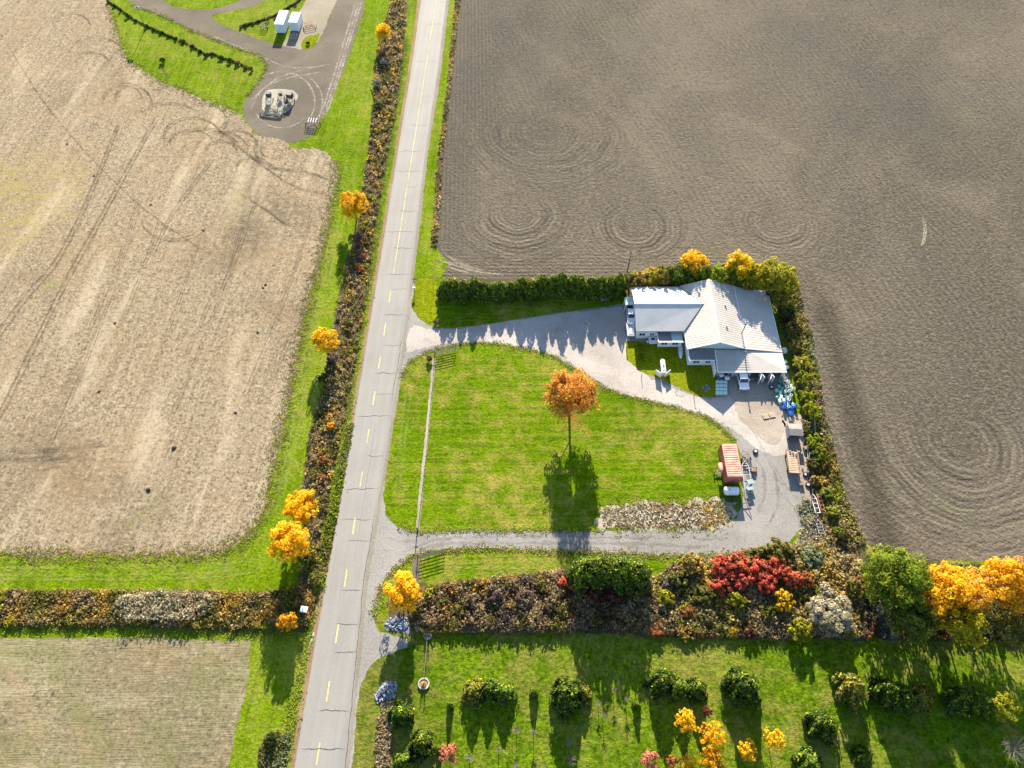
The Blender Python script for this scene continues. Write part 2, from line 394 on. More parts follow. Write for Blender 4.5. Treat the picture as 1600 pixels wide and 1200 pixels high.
# base land to the horizon
me = bpy.data.meshes.new('ploughed_field'); Z0 = 0
S = 3000
me.from_pydata([(-S,-S,0),(S,-S,0),(S,S,0),(-S,S,0)], [], [(0,1,2,3)]); me.materials.append(m_plow)
o = bpy.data.objects.new('ploughed_field', me); C.objects.link(o); o['kind'] = 'structure'

Lr = [(727,-430),(658,0),(641,120),(621,240),(597,390),(572,540),(548,690),(529,800),(511,900),(485,1050),(460,1200),(436,1350),(418,1480)]
Rr = [(748,-430),(697,0),(683,120),(664,240),(647,390),(629,540),(606,690),(590,790),(571,900),(556,1050),(541,1200),(527,1350),(516,1480)]
sheet('grass_verge', [(-1500,-430)]+[(a+8,b) for a,b in Lr]+[(-1500,1480)], .006, m_verge, amp=0)
sheet('stubble_field', [(95,-430),(150,-120),(168,5),(182,50),(200,95),(250,128),(320,155),(372,178),(392,206),(440,232),(500,232),(524,250),(527,285),(515,335),(500,400),(481,480),(463,560),(447,640),(430,720),(414,790),(396,828),(368,852),(325,866),(200,870),(0,866),(-1500,866),(-1500,-430)], .012, m_stub, amp=.7, step=.5, seed=2)
sheet('cut_field', [(-1500,994),(0,995),(200,997),(392,1001),(389,1050),(373,1120),(357,1200),(338,1330),(325,1480),(-1500,1480)], .012, m_hay, amp=.25, seed=3)
# grass parcel east of the road
sheet('yard_grass', [(652,430),(692,434),(700,438),(960,434),(1235,426),(1244,500),(1270,640),(1318,770),(1350,850),(1420,872),(1600,880),(2600,885),(2600,1480)]+[(a-8,b) for a,b in Rr[::-1] if b > 430], .006, m_lawn, amp=.25, seed=4)
sheet('nursery_grass', [(600,985),(700,988),(1000,992),(1300,1000),(1600,1010),(2600,1010),(2600,1480),(520,1480),(535,1350),(548,1200),(556,1100),(565,1040),(590,1020)], .012, m_nurs, amp=.3, seed=41)
sheet('east_verge', [(740,-430),(700,-100),(705,-100),(719,0),(712,60),(700,160),(690,250),(684,330),(684,390),(700,412),(690,432),(646,432),(640,432)]+[(a-8,b) for a,b in Rr[::-1] if b < 420], .009, m_verge, amp=.35, seed=5)
# gravel yard
sheet('gravel_driveway', [(636,430),(648,445),(642,480),(652,495),(668,507),(688,513),(740,509),(800,499),(850,491),(900,484),(950,478),(976,474),(1000,490),(1190,490),(1232,585),(1236,650),(1248,700),(1252,760),(1256,815),(1236,846),(1205,858),(1150,868),(1050,868),(900,862),(760,857),(700,857),(665,862),(640,871),(612,892),(592,925),(584,965),(590,985),(640,1000),(636,1012),(590,1030),(572,1050),(560,1090),(553,1150),(548,1210),(530,1210),(540,1050),(556,950),(575,830),(600,640),(618,540)], .018, m_drive, amp=.22, seed=6)
sheet('pale_gravel_yard', [(640,505),(665,512),(690,515),(740,511),(800,501),(850,493),(900,486),(950,480),(978,478),(985,560),(1000,585),(1075,616),(1120,625),(1210,600),(1226,640),(1236,690),(1225,720),(1180,700),(1140,668),(1090,645),(1010,626),(960,612),(925,590),(880,560),(820,543),(740,535),(690,538),(655,545),(632,552)], .024, m_grav, amp=.4, smooth=1, seed=7)
sheet('island_lawn', [(604,806),(598,780),(600,745),(606,690),(614,625),(624,588),(643,563),(680,546),(720,538),(770,536),(820,545),(865,557),(910,585),(950,610),(1010,627),(1070,640),(1110,655),(1135,672),(1150,690),(1158,715),(1160,740),(1160,790),(1148,815),(1110,828),(900,829),(700,828),(652,831),(622,824)], .030, m_lawn, amp=.3, smooth=1, seed=8)
sheet('roadside_lawn_patch', [(651,434),(683,434),(686,470),(684,496),(672,506),(656,500),(645,485),(646,455)], .030, m_patch, amp=.18, smooth=2, seed=9)
sheet('hedge_side_lawn', [(686,462),(960,462),(975,470),(950,479),(900,485),(850,492),(800,500),(740,510),(700,513),(686,505)], .030, m_lawn, amp=.2, seed=10)
sheet('house_lawn', [(978,533),(1000,533),(1072,540),(1118,566),(1121,600),(1118,621),(1092,620),(1060,606),(1030,592),(1000,580),(979,562)], .030, m_patch, amp=.12, seed=11)
sheet('dirt_yard', [(1135,600),(1175,598),(1215,602),(1222,640),(1228,665),(1215,700),(1190,690),(1165,668),(1150,650)], .034, m_dirt, amp=.5, smooth=2, seed=12)
sheet('junk_row_dirt', [(1218,650),(1240,640),(1270,660),(1275,760),(1300,850),(1290,880),(1240,865),(1255,820),(1250,770),(1240,700)], .034, m_dirt, amp=.6, smooth=1, seed=13)
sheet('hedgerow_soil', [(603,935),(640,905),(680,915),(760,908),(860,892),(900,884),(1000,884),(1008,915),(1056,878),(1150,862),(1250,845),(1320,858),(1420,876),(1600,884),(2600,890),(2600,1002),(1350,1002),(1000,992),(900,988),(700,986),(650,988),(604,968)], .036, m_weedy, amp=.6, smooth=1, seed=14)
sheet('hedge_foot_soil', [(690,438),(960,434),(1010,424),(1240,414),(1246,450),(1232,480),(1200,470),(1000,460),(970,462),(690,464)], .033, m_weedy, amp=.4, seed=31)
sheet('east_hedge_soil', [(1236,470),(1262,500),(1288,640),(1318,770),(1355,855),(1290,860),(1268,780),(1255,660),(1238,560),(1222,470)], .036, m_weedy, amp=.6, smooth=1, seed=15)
sheet('west_hedgerow_soil', [(-1500,922),(0,922),(200,922),(420,925),(500,905),(492,960),(478,985),(380,990),(200,978),(0,978),(-1500,978)], .018, m_weedy, amp=.5, seed=16)
ditchL = [(670,-430),(628,-120),(612,0),(592,60),(585,110),(583,160),(575,240),(567,270),(560,350),(545,400),(535,440),(525,490),(515,540),(505,600),(490,650),(480,700),(474,750),(478,850),(462,920)]
ditchR = [(712,-430),(655,-120),(638,0),(628,100),(618,180),(605,240),(592,330),(585,370),(573,460),(562,530),(550,600),(540,650),(528,710),(516,770),(504,840),(492,920)]
sheet('ditch', ditchL + ditchR[::-1], .024, m_weedy, amp=.6, seed=17)
# dark earth farm track, north-west
sheet('farm_track', [(590,-260),(572,0),(552,70),(530,130),(512,165),(500,188),(496,205),(470,222),(430,222),(395,205),(378,180),(384,152),(410,120),(417,100),(405,86),(360,72),(300,48),(255,25),(205,8),(160,-40),(130,-140),(165,-140),(215,-30),(260,8),(300,16),(350,12),(390,-6),(420,-60),(450,-60),(420,0),(385,14),(330,22),(335,34),(380,52),(430,70),(470,78),(493,74),(505,50),(518,20),(527,0),(545,-260)], .024, m_track, amp=.35, smooth=1, seed=18)
sheet('container_pad', [(545,-120),(527,0),(518,20),(505,50),(497,66),(470,78),(440,72),(455,50),(468,20),(478,0),(490,-120)], .030, gravel_mat('pale dry earth', (.17,.15,.105), (.22,.195,.145), (.28,.26,.2)), amp=.3, seed=19)
sheet('container_grass', [(493,55),(500,52),(495,68),(482,77),(470,76),(470,66),(480,56)], .036, m_patch, amp=.15, smooth=1, seed=20)
sheet('stone_chip_pad', [(416,141),(432,139),(448,139),(462,143),(467,152),(458,164),(447,177),(430,181),(414,177),(408,168),(411,152)], .036, m_whitegr, amp=.2, smooth=1, seed=21)
sheet('straw_ring', [(404,218),(415,213),(430,216),(447,222),(452,230),(440,235),(420,233),(407,228)], .036, m_stub, amp=.3, smooth=1, seed=22)
# sandy rubble mound footprint on the island
sheet('rubble_ground', [(935,800),(960,787),(1020,785),(1090,783),(1130,778),(1150,790),(1148,815),(1110,829),(940,829),(925,815)], .036, gravel_mat('dry rubble soil', (.22,.19,.135), (.32,.28,.21), (.40,.36,.29)), amp=1.1, smooth=1, seed=23)
sheet('gravel_strip', [(676,560),(681,560),(668,700),(655,829),(649,829),(662,700)], .036, gravel_mat('strip gravel', (.2,.18,.15), (.3,.27,.24), (.36,.34,.3)), amp=.12, seed=25)
sheet('leaf_litter_strip', [(644,872),(655,866),(654,915),(645,915)], .040, gravel_mat('dark wood chips', (.07,.055,.045), (.12,.10,.085), (.17,.15,.13)), amp=.15, seed=26)
sheet('stone_apron', [(602,968),(622,968),(645,985),(640,992),(618,985),(600,985)], .040, gravel_mat('blue grey rip rap', (.10,.105,.12), (.16,.17,.19), (.24,.25,.26)), amp=.2, smooth=1, seed=27)
# earth shoulder
sheet('earth_shoulder_west', [(a-5+ (0 if b<900 else -3),b) for a,b in Lr] + [(a+3,b) for a,b in Lr[::-1]], .030, gravel_mat('brown leaf littered shoulder', (.15,.095,.05), (.21,.145,.08), (.26,.2,.12)), amp=.18, seed=28)
sheet('earth_shoulder_east', [(a-3,b) for a,b in Rr] + [(a+5,b) for a,b in Rr[::-1]], .038, gravel_mat('grey brown shoulder grit', (.15,.13,.10), (.2,.18,.15), (.27,.25,.22)), amp=.2, seed=29)
# the road
rd = sheet('road', Lr + Rr[::-1], .046, m_road, amp=.07, step=.6, seed=30)
cl = lambda v: (627 + (350-v)*.15663, v)
def inv_v(y):   # pixel row of a ground distance
    th = math.atan2(CAM_H, y); return 600 + FPX*math.tan(th-PITCH)
dash_y = [95.2, 87.0, 79.1, 71.2, 63.2, 54.8, 46.2, 37.3, 28.6, 20.2, 11.8, 3.4, -5]
lines = [([W2(*cl(-430)), W2(*cl(0)), W2(*cl(200)), W2(*cl(428))], .15)]
for y in dash_y: lines.append(([W2(*cl(inv_v(y))), W2(*cl(inv_v(y-2.9)))], .22))
pm = MB()
ribbons('road_marking', lines, .052, m_paint, world=True, jitter=.01, taper=False)
# cracks across and along the road
crk = []
def lerp_edge(E, v):
    for i in range(len(E)-1):
        if E[i][1] <= v <= E[i+1][1]:
            t = (v-E[i][1])/(E[i+1][1]-E[i][1]); return E[i][0]+t*(E[i+1][0]-E[i][0])
rc = random.Random(3)
for v in (38,96,150,196,236,268,292,330,362,388,429,452,492,540,583,616,650,711,764,812,845,922,975,1019,1110,1170):
    a = lerp_edge(Lr, v)+1; b = lerp_edge(Rr, v)-1
    if rc.random() < .45: a = a+(b-a)*rc.uniform(.2,.5)
    n = 9; pts = [(a+(b-a)*i/n, v+rc.uniform(-1.0,1.0)+ (2.5*math.sin(i/n*3) if v==711 else 0)) for i in range(n+1)]
    crk.append((pts, rc.uniform(.04,.09)))
crk.append(([(lerp_edge(Rr,v)-1.5+rc.uniform(-.8,.8), v) for v in range(800, 1300, 14)], .10))
crk.append(([(lerp_edge(Rr,v)-3+rc.uniform(-.8,.8), v) for v in range(520, 640, 10)], .08))
crk.append(([(cl(v)[0]+9+rc.uniform(-.6,.6), v) for v in range(660, 900, 12)], .035))
ribbons('road_crack', crk, .050, m_crack, wob=.04)

# tyre tracks and tillage marks
m_rut = mark_mat('pressed dark rut soil', (.06,.045,.03), (.105,.08,.055), .62)
def arc(cu, cv, ru, rv, a0, a1, n=16):
    return [(cu+ru*math.cos(R(a0+(a1-a0)*i/n)), cv-rv*math.sin(R(a0+(a1-a0)*i/n))) for i in range(n+1)]
T = []
def dbl(pl, off=4, w_=.25):
    w_ *= 2.0
    T.append((pl, w_)); T.append(([(x+off*.3+off*.7*(i/len(pl)), y+off*.8) for i,(x,y) in enumerate(pl)], w_))
dbl(arc(197,160,38,30,190,-40)); dbl(arc(200,152,20,17,200,-20), 3)
dbl(arc(300,215,45,32,200,-30)); dbl(arc(298,222,33,20,200,0), 3); dbl(arc(345,235,42,30,180,-35)); dbl(arc(345,236,24,16,190,-20), 3)
dbl(arc(320,185,32,24,120,-60)); dbl(arc(110,40,30,20,180,0), 3); dbl(arc(140,95,28,14,150,-20), 3); dbl(arc(150,80,40,22,160,10), 3)
dbl(arc(425,232,18,14,150,330), 3); dbl(arc(425,232,28,24,160,280), 3)
T.append(([(0,50),(62,150),(110,210),(160,265),(230,330),(330,400)], .35))
dbl([(185,190),(140,300),(90,400),(40,460),(-20,540)], 7, .3)
dbl([(245,180),(205,250),(150,350),(100,440),(50,540),(0,640),(-40,700)], 7, .3); dbl([(330,250),(270,330),(235,400)], 5)
dbl(arc(270,345,48,28,170,330), 5); dbl(arc(276,338,26,22,200,310), 4)
dbl([(375,300),(420,330),(450,350),(490,345)], 4); dbl([(340,200),(400,250),(460,290),(510,300)], 4); dbl([(390,245),(430,262),(480,268),(515,282)], 3)
dbl(arc(262,200,60,40,150,40),4); dbl(arc(230,120,30,22,60,-80),3); dbl(arc(370,225,30,22,170,-30),3); dbl(arc(395,262,26,18,190,20),3); dbl(arc(320,240,55,40,130,20),4)
for k in range(9):
    x0 = 110+k*42+rnd.uniform(-10,10); y0 = 260+rnd.uniform(0,80); L = rnd.uniform(180,420)
    dbl([(x0+L*.28*(1-t)-L*.1*t*t, y0+L*t) for t in [i/6 for i in range(7)]], 5, rnd.uniform(.08,.16))
dbl([(0,700),(60,702),(120,698),(172,688)], 5); dbl([(-50,716),(60,714),(140,706)], 5)
for i in range(14):   # disked fringe beside the turnaround
    x = 430+i*9; T.append(([(x,224+abs(i-7)),(x+18,236),(x+30,252)], .22))
sheet_r = ribbons('field_ruts', T, .034, m_rut, wob=.05, jitter=.1)
T2 = []
m_wheel = mark_mat('flattened pale grass', (.20,.23,.05), (.28,.30,.10), .42)
for off in (0, 9):
    T2.append(([(530+off,250),(541+off,262),(544+off,300),(530+off,345),(515+off,400),(500+off,455),(487+off,510),(472+off,580),(460+off,650),(446+off,720),(432+off,770),(415+off,815)], .35))
T2.append((arc(870,700,60,30,110,20), .25)); T2.append((arc(880,715,70,35,110,30), .25)); T2.append(([(905,718),(940,703),(975,690)], .3)); T2.append(([(925,712),(955,692),(975,676)], .3))
for v in (884, 893, 901): T2.append(([(665,v+3),(700,v-2),(760,v-5),(850,v-6),(920,v-8)], .2))
for u0 in (628, 636): T2.append(([(u0+8,600),(u0-2,680),(u0-12,780)], .25))
for v in (886, 898, 905): T2.append(([(-60,v),(120,v+1),(300,v-2),(395,v-12),(415,v-40)], .3))
ribbons('wheel_marks_in_grass', [(a, b*2) for a, b in T2], .042, m_wheel, wob=.12, jitter=.12)
m_ltrk = mark_mat('polished track soil', (.21,.185,.155), (.28,.25,.215), 1.3)
T3 = []; TW = 1.6
for off in (0, 4, 9): T3.append(([(566-off,0),(548-off,60),(530-off,120),(514-off,168),(505-off,186)], .35))
T3 += [(arc(440,160,52,48,130,-60), .3), (arc(442,160,62,52,60,-50), .25), ([(385,165),(430,125),(480,108),(520,100)], .3), ([(390,175),(410,140),(450,122),(510,112)], .3), ([(330,55),(400,85),(450,105),(500,104)],.25), (arc(440,160,44,40,200,330),.25)]
ribbons('track_wheel_marks', [(a, b*2) for a, b in T3], .034, m_ltrk, wob=.08, jitter=.1)
T4 = [([(656+i*5,398+i*2),(675+i*5,410),(700+i*6,417+(i%3)*2),(735+i*5,428)], .35) for i in range(9)] + [([(690+i*4,392+i*3),(712+i*4,410),(745,424),(790,429)], .3) for i in range(5)]
T4 += [(arc(1437-i*1.6,360,10,26,60,-70), .3) for i in range(3)]
ribbons('tillage_scrapes', T4, .006, mark_mat('scraped straw', (.28,.25,.17), (.36,.32,.24), .9), wob=.1, jitter=.1)
T5 = [(arc(917,502,9,4,0,340), .3), (arc(930,552,8,3,0,330), .25), (arc(1064,614,9,5,0,330), .35), ([(1150,645),(1180,680),(1205,720),(1225,755),(1242,778)], .16),  # the long thin diagonal is a cable's cast shadow drawn as a dark mark
      (arc(1150,830,110,100,60,-40), .5), (arc(1160,830,90,80,60,-40), .4), ([(620,905),(600,925),(590,960)], .3), ([(625,880),(680,852),(800,848),(1000,850),(1120,855)], .6), ([(620,868),(690,842),(820,838),(1000,840),(1140,842)], .45), ([(590,830),(620,845),(660,846)], .4),
      ([(1170,700),(1190,730),(1195,770),(1180,810)], .5), ([(1185,690),(1210,740),(1215,790),(1190,835)], .5)]
ribbons('driveway_wheel_marks_and_cable_shadow', T5, .040, mark_mat('damp gravel and cable shadow', (.13,.12,.11), (.17,.16,.145), .55), wob=.15, jitter=.15)

# ------------------------------------------------------------------ foliage
def leaf_mesh(name, cen, nrm, size, cols, mat, elong=1.5, rs=None):
    n = len(cen); rs = rs or npr
    nrm = nrm/np.maximum(np.linalg.norm(nrm, axis=1, keepdims=True), 1e-6)
    t = rs.normal(size=(n,3)); u = np.cross(nrm, t); u /= np.maximum(np.linalg.norm(u, axis=1, keepdims=True), 1e-6)
    v = np.cross(nrm, u); s = (size*rs.uniform(.6,1.3,n))[:,None] if np.isscalar(size) else (size*rs.uniform(.7,1.25,n))[:,None]
    a = u*s*elong*.5; b = v*s*.5
    vs = np.empty((n,4,3)); vs[:,0] = cen-a; vs[:,1] = cen+b; vs[:,2] = cen+a; vs[:,3] = cen-b
    me = bpy.data.meshes.new(name); me.vertices.add(n*4); me.vertices.foreach_set('co', vs.reshape(-1).astype(np.float32))
    me.loops.add(n*4); me.loops.foreach_set('vertex_index', np.arange(n*4, dtype=np.int32))
    me.polygons.add(n); me.polygons.foreach_set('loop_start', np.arange(0,n*4,4,dtype=np.int32))
    me.polygons.foreach_set('loop_total', np.full(n,4,dtype=np.int32))
    at = me.attributes.new('tint', 'FLOAT_COLOR', 'POINT')
    c4 = np.ones((n,4,4)); c4[:,:,:3] = cols[:,None,:]; at.data.foreach_set('color', c4.reshape(-1).astype(np.float32))
    me.materials.append(mat); me.update(calc_edges=True); me.validate(); return me
def pal_cols(pal, n, rs, jit=.18):
    p = np.array(pal); c = p[rs.randint(0, len(p), n)]
    return np.clip(c*(1+rs.normal(size=(n,1))*jit), .003, .9)
PAL = dict(
 yellow=[(.74,.45,.008),(.82,.52,.010),(.66,.34,.008),(.76,.50,.012),(.52,.36,.012)],
 orange=[(.76,.40,.010),(.82,.47,.012),(.66,.31,.012),(.74,.46,.02),(.54,.26,.015)],
 maple=[(.62,.20,.025),(.68,.26,.03),(.50,.15,.022),(.58,.30,.045),(.40,.12,.025),(.44,.25,.05)],
 red=[(.68,.07,.04),(.54,.05,.035),(.74,.15,.05),(.22,.03,.022),(.40,.10,.035),(.18,.09,.03)],
 darkred=[(.14,.025,.022),(.20,.03,.03),(.11,.04,.03),(.06,.035,.02)],
 cedar=[(.05,.10,.012),(.075,.13,.014),(.11,.165,.016),(.03,.065,.012)],
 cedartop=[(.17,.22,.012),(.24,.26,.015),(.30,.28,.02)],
 green=[(.10,.16,.012),(.15,.20,.014),(.06,.11,.010),(.22,.25,.018)],
 lime=[(.20,.27,.012),(.26,.31,.015),(.15,.22,.012),(.32,.32,.015)],
 yelgreen=[(.36,.34,.012),(.28,.30,.012),(.45,.38,.012),(.18,.22,.012)],
 olive=[(.12,.12,.025),(.17,.16,.03),(.08,.09,.02),(.20,.17,.04)],
 tan=[(.26,.19,.09),(.34,.26,.14),(.20,.14,.07),(.40,.32,.18)],
 pale=[(.44,.38,.27),(.50,.44,.32),(.34,.29,.19),(.22,.22,.11)],
 brown=[(.13,.09,.05),(.19,.135,.07),(.09,.065,.04),(.23,.16,.08)],
 purple=[(.12,.08,.085),(.16,.11,.11),(.09,.06,.06)],
 grey=[(.17,.16,.16),(.23,.22,.22),(.12,.11,.12)],
 rust=[(.34,.13,.04),(.42,.18,.05),(.26,.09,.035)],
 gold=[(.40,.26,.05),(.48,.33,.07),(.32,.2,.05)],
 coral=[(.55,.20,.12),(.60,.26,.16),(.45,.14,.08)],
 dkcon=[(.035,.07,.012),(.05,.09,.012),(.025,.05,.012),(.09,.13,.015)],
 dkgreen=[(.022,.045,.010),(.03,.06,.012),(.045,.07,.014)],
 sage=[(.22,.26,.13),(.28,.31,.18),(.15,.2,.08)])
m_leaf = leaf_mat('autumn leaves', .5); m_cedar = leaf_mat('evergreen sprays', .38)
m_bark = plain('grey brown bark', (.10,.075,.055), .9, .1, .3, 3, bump=.5)
m_twig = plain('pale bare twigs', (.15,.125,.105), .9, .1, .2, 4)

def round_crown(name, r, hc, n, pal, seed=0, size=.32, sq=.95, nclump=34, mat=None, pal2=None, fill=.5):
    rs = np.random.RandomState(seed+100)
    d = rs.normal(size=(nclump,3)); d /= np.linalg.norm(d, axis=1, keepdims=True); d[:,2] = np.where(d[:,2] < -.5, -d[:,2]*.4, d[:,2])
    nclump = int(nclump*2.6); d = rs.normal(size=(nclump,3)); d /= np.linalg.norm(d, axis=1, keepdims=True); d[:,2] = np.where(d[:,2] < -.5, -d[:,2]*.4, d[:,2])
    rad = rs.uniform(.35, 1.0, nclump)**.7; cc = d*rad[:,None]*r*.88; cr = r*rs.uniform(.10,.22,nclump)
    idx = rs.randint(0, nclump, n); g = rs.normal(size=(n,3)); g /= np.linalg.norm(g, axis=1, keepdims=True)
    rr = rs.uniform(.35, 1, n)**.5
    loc = cc[idx] + g*(cr[idx]*rr)[:,None]
    loc[:,2] *= sq; nr = g + loc/np.maximum(np.linalg.norm(loc,axis=1,keepdims=True),.01)*.8 + rs.normal(size=(n,3))*.55
    nr[:,2] += .35
    loc[:,2] += hc; loc[:,2] = np.maximum(loc[:,2], .25)
    cl_ = np.array(pal)[rs.randint(0,len(pal),nclump)][idx]; c = cl_*.55 + pal_cols(pal, n, rs)*.45
    if pal2 is not None:
        s2 = rs.rand(n) < .26; c[s2] = pal_cols(pal2, int(s2.sum()), rs)
    return leaf_mesh(name, loc, nr, size, c, mat or m_leaf, rs=rs)
def cone_crown(name, r, h, n, pal, pal2, seed=0, size=.28, base=.1, mat=None, power=.8, lobe=1.0):
    rs = np.random.RandomState(seed+200)
    t = 1-np.sqrt(rs.uniform(0, 1, n)); t = np.clip(t, 0, .995); ang = rs.uniform(0, 2*math.pi, n)
    lob = 1+lobe*(.20*np.sin(ang*5+seed+t*7)+.12*np.sin(ang*9+t*23)+.08*np.sin(ang*2+seed*2.3))
    prof = np.power(1-t, power)*np.where(t < .12, .82+t*1.5, 1)
    rad = r*prof*lob*rs.uniform(.72, 1.06, n)
    loc = np.stack([np.cos(ang)*rad, np.sin(ang)*rad, base + t*(h-base) + rs.normal(size=n)*.08], 1)
    nr = np.stack([np.cos(ang), np.sin(ang), np.full(n,.55)], 1) + rs.normal(size=(n,3))*.5
    c = pal_cols(pal, n, rs, .22); s2 = rs.rand(n) < .10+.45*np.maximum(0, t-.35); c[s2] = pal_cols(pal2, int(s2.sum()), rs)  # lime on the upper sprays puts sunlit conifer tops into the leaf colour
    return leaf_mesh(name, loc, nr, size, c, mat or m_cedar, 1.7, rs=rs)
def trunk_mb(r, h, hc, cr, seed=0, limbs=7):
    q = random.Random(seed); m = MB(); lean = (q.uniform(-.1,.1), q.uniform(-.1,.1))
    m.tube((0,0,-.1), (lean[0],lean[1],h*.55), r, r*.75, 8); m.tube((lean[0],lean[1],h*.55), (lean[0]*2,lean[1]*2,h), r*.75, r*.2, 7)
    for i in range(limbs):
        a = i*2.4+q.uniform(-.3,.3); z = h*q.uniform(.35,.8); L = cr*q.uniform(.5,.85)
        p = (lean[0],lean[1],z); mid = (math.cos(a)*L*.55+lean[0], math.sin(a)*L*.55+lean[1], z+L*.45)
        m.tube(p, mid, r*.38, r*.22, 5); m.tube(mid, (math.cos(a)*L, math.sin(a)*L, z+L*.95), r*.22, r*.06, 5)
        b = a+q.uniform(.5,.9); m.tube(mid, (mid[0]+math.cos(b)*L*.4, mid[1]+math.sin(b)*L*.4, mid[2]+L*.3), r*.15, r*.04, 4)
    return m
def mobj(name, me, parent=None):
    o = bpy.data.objects.new(name, me); C.objects.link(o)
    if parent is not None: o.parent = parent
    return o
def tree(name, label, u, v, r, hc, pal, n=3000, group=None, cat='tree', size=.22, seed=0, trunk=.16, sq=.95, nclump=34, pal2=None, rz=None):
    x, y, _ = W(u, v, hc)
    t = thing(name, label, cat, (x, y, 0), rnd.uniform(0,6) if rz is None else rz, group)
    mobj('crown', round_crown('crown', r, hc, n, PAL[pal], seed, size, sq, nclump, pal2=PAL[pal2] if pal2 else None), t)
    trunk_mb(trunk, hc*1.05, hc, r, seed).build('trunk', m_bark, t)
    return t
def shrub(name, label, u, v, r, h, pal, n=900, size=.24, seed=0, group=None, cat='shrub', pal2=None, nclump=16):
    hc = h*.5; x, y, _ = W(u, v, hc)
    t = thing(name, label, cat, (x, y, 0), rnd.uniform(0,6), group)
    mobj('foliage', round_crown('foliage', r, hc, n, PAL[pal], seed, size, h/(2*r), nclump, pal2=PAL[pal2] if pal2 else None), t)
    m = MB(); q = random.Random(seed)
    for i in range(5):
        a = q.uniform(0,6.3); m.tube((0,0,-.05), (math.cos(a)*r*.45, math.sin(a)*r*.45, h*.7), .04, .015, 4)
    m.build('stem', m_bark, t); return t

def in_poly(P, poly):
    x, y = P[:,0], P[:,1]; ins = np.zeros(len(P), bool); j = len(poly)-1
    for i in range(len(poly)):
        xi, yi = poly[i]; xj, yj = poly[j]
        c = ((yi > y) != (yj > y)) & (x < (xj-xi)*(y-yi)/((yj-yi) or 1e-9)+xi); ins ^= c; j = i
    return ins
def sample_poly(px, n, rs):
    poly = [W2(*p) for p in px]; a = np.array(poly); lo, hi = a.min(0), a.max(0); out = np.zeros((0,2))
    while len(out) < n:
        P = rs.uniform(lo, hi, (n*3,2)); out = np.vstack([out, P[in_poly(P, poly)]])
    return out[:n]
def scrub(name, label, cat, px, plants, leaves, hr, rr, pals, seed=0, size=.2, mat=None, patch=.25, upright=.4):
    """uncountable weeds and brush: many small plants of several kinds grown into one another"""
    rs = np.random.RandomState(seed+300); P = sample_poly(px, plants, rs)
    k = len(pals)
    # kinds come in patches
    ph = rs.uniform(0,6.28,(k,2)); f = patch
    sc_ = np.stack([np.sin(P[:,0]*f*(1+.3*i)+ph[i,0]+np.sin(P[:,1]*f*.7))*np.cos(P[:,1]*f*(1.2-.1*i)+ph[i,1]) + rs.normal(size=len(P))*.33 for i in range(k)], 1)
    wts = np.array([p[1] for p in pals]); kind = np.argmax(sc_ + np.log(wts)[None,:]*.8, axis=1)
    b_ = np.sin(P[:,0]*1.35+np.sin(P[:,1]*.9)*1.3+ph[0,0])*np.cos(P[:,1]*1.2+np.sin(P[:,0]*.6)+ph[0,1])
    H = hr[0] + (hr[1]-hr[0])*np.clip(rs.uniform(0,1,len(P))*.45 + .5*(.5+.5*b_), 0, 1.2); Rr_ = rs.uniform(*rr, len(P))
    n = plants*leaves; idx = np.repeat(np.arange(plants), leaves)
    g = rs.normal(size=(n,3)); g /= np.linalg.norm(g, axis=1, keepdims=True); g[:,2] = np.abs(g[:,2])
    rad = rs.uniform(.4,1,n)
    loc = np.empty((n,3)); loc[:,:2] = P[idx] + g[:,:2]*(Rr_[idx]*rad)[:,None]; loc[:,2] = g[:,2]*H[idx]*rad + .04
    nr = g.copy(); nr[:,2] += .3; nr += rs.normal(size=(n,3))*.6; nr[:,2] *= (1-upright*.5)
    cols = np.zeros((n,3))
    for i,(pn,_) in enumerate(pals):
        s = kind[idx] == i; cols[s] = pal_cols(PAL[pn], int(s.sum()), rs, .22)
    mean = cols.mean(0); cols = cols*.84 + mean*.16
    pv = 1+rs.normal(size=plants)*.2+.12*b_; cols *= np.clip(pv,.5,1.5)[idx][:,None]
    me = leaf_mesh(name, loc, nr, (size*rs.uniform(.55,1.5,plants)[idx]), np.clip(cols,.003,.9), mat or m_leaf, 1.6, rs=rs)
    return tag(mobj(name, me), label, cat, kind='stuff')

# --- the lone maple on the island lawn
tree('maple_tree', 'lone round orange maple tree standing in the middle of the island lawn', 893, 615, 5.3, 6.4, 'maple', 17000, size=.22, seed=1, trunk=.24, nclump=60, pal2='gold', sq=1.05)

# --- cedar hedge north of the driveway
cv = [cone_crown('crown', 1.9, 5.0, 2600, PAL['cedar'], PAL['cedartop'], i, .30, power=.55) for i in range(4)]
tm = MB(); tm.tube((0,0,-.1),(0,0,4.2), .10, .03, 6); tmo = None
x0, x1 = 694, 968; nh = 19
for i in range(nh):
    u = x0+(x1-x0)*i/(nh-1)+rnd.uniform(-3,3); v = 449 + rnd.uniform(-2,2) - (3 if u > 860 else 0)
    hs = (.90 if i < 8 else 1.1) * rnd.uniform(.88,1.12)
    if i in (3, 12): hs *= 1.1
    x, y, _ = W(u, v, 2.4)
    t = thing('cedar_tree', '%s cedar from the road in the clipped green hedge beside the driveway' % ORD[i+1], 'tree', (x,y,0), rnd.uniform(0,6), 'cedars of the hedge beside the driveway')
    t.scale = (rnd.uniform(.9,1.12),)*2 + (hs,)
    mobj('crown', cv[i%4], t)
    if tmo is None: tmo = tm.build('trunk', m_bark, t)
    else: mobj('trunk', tmo.data, t)
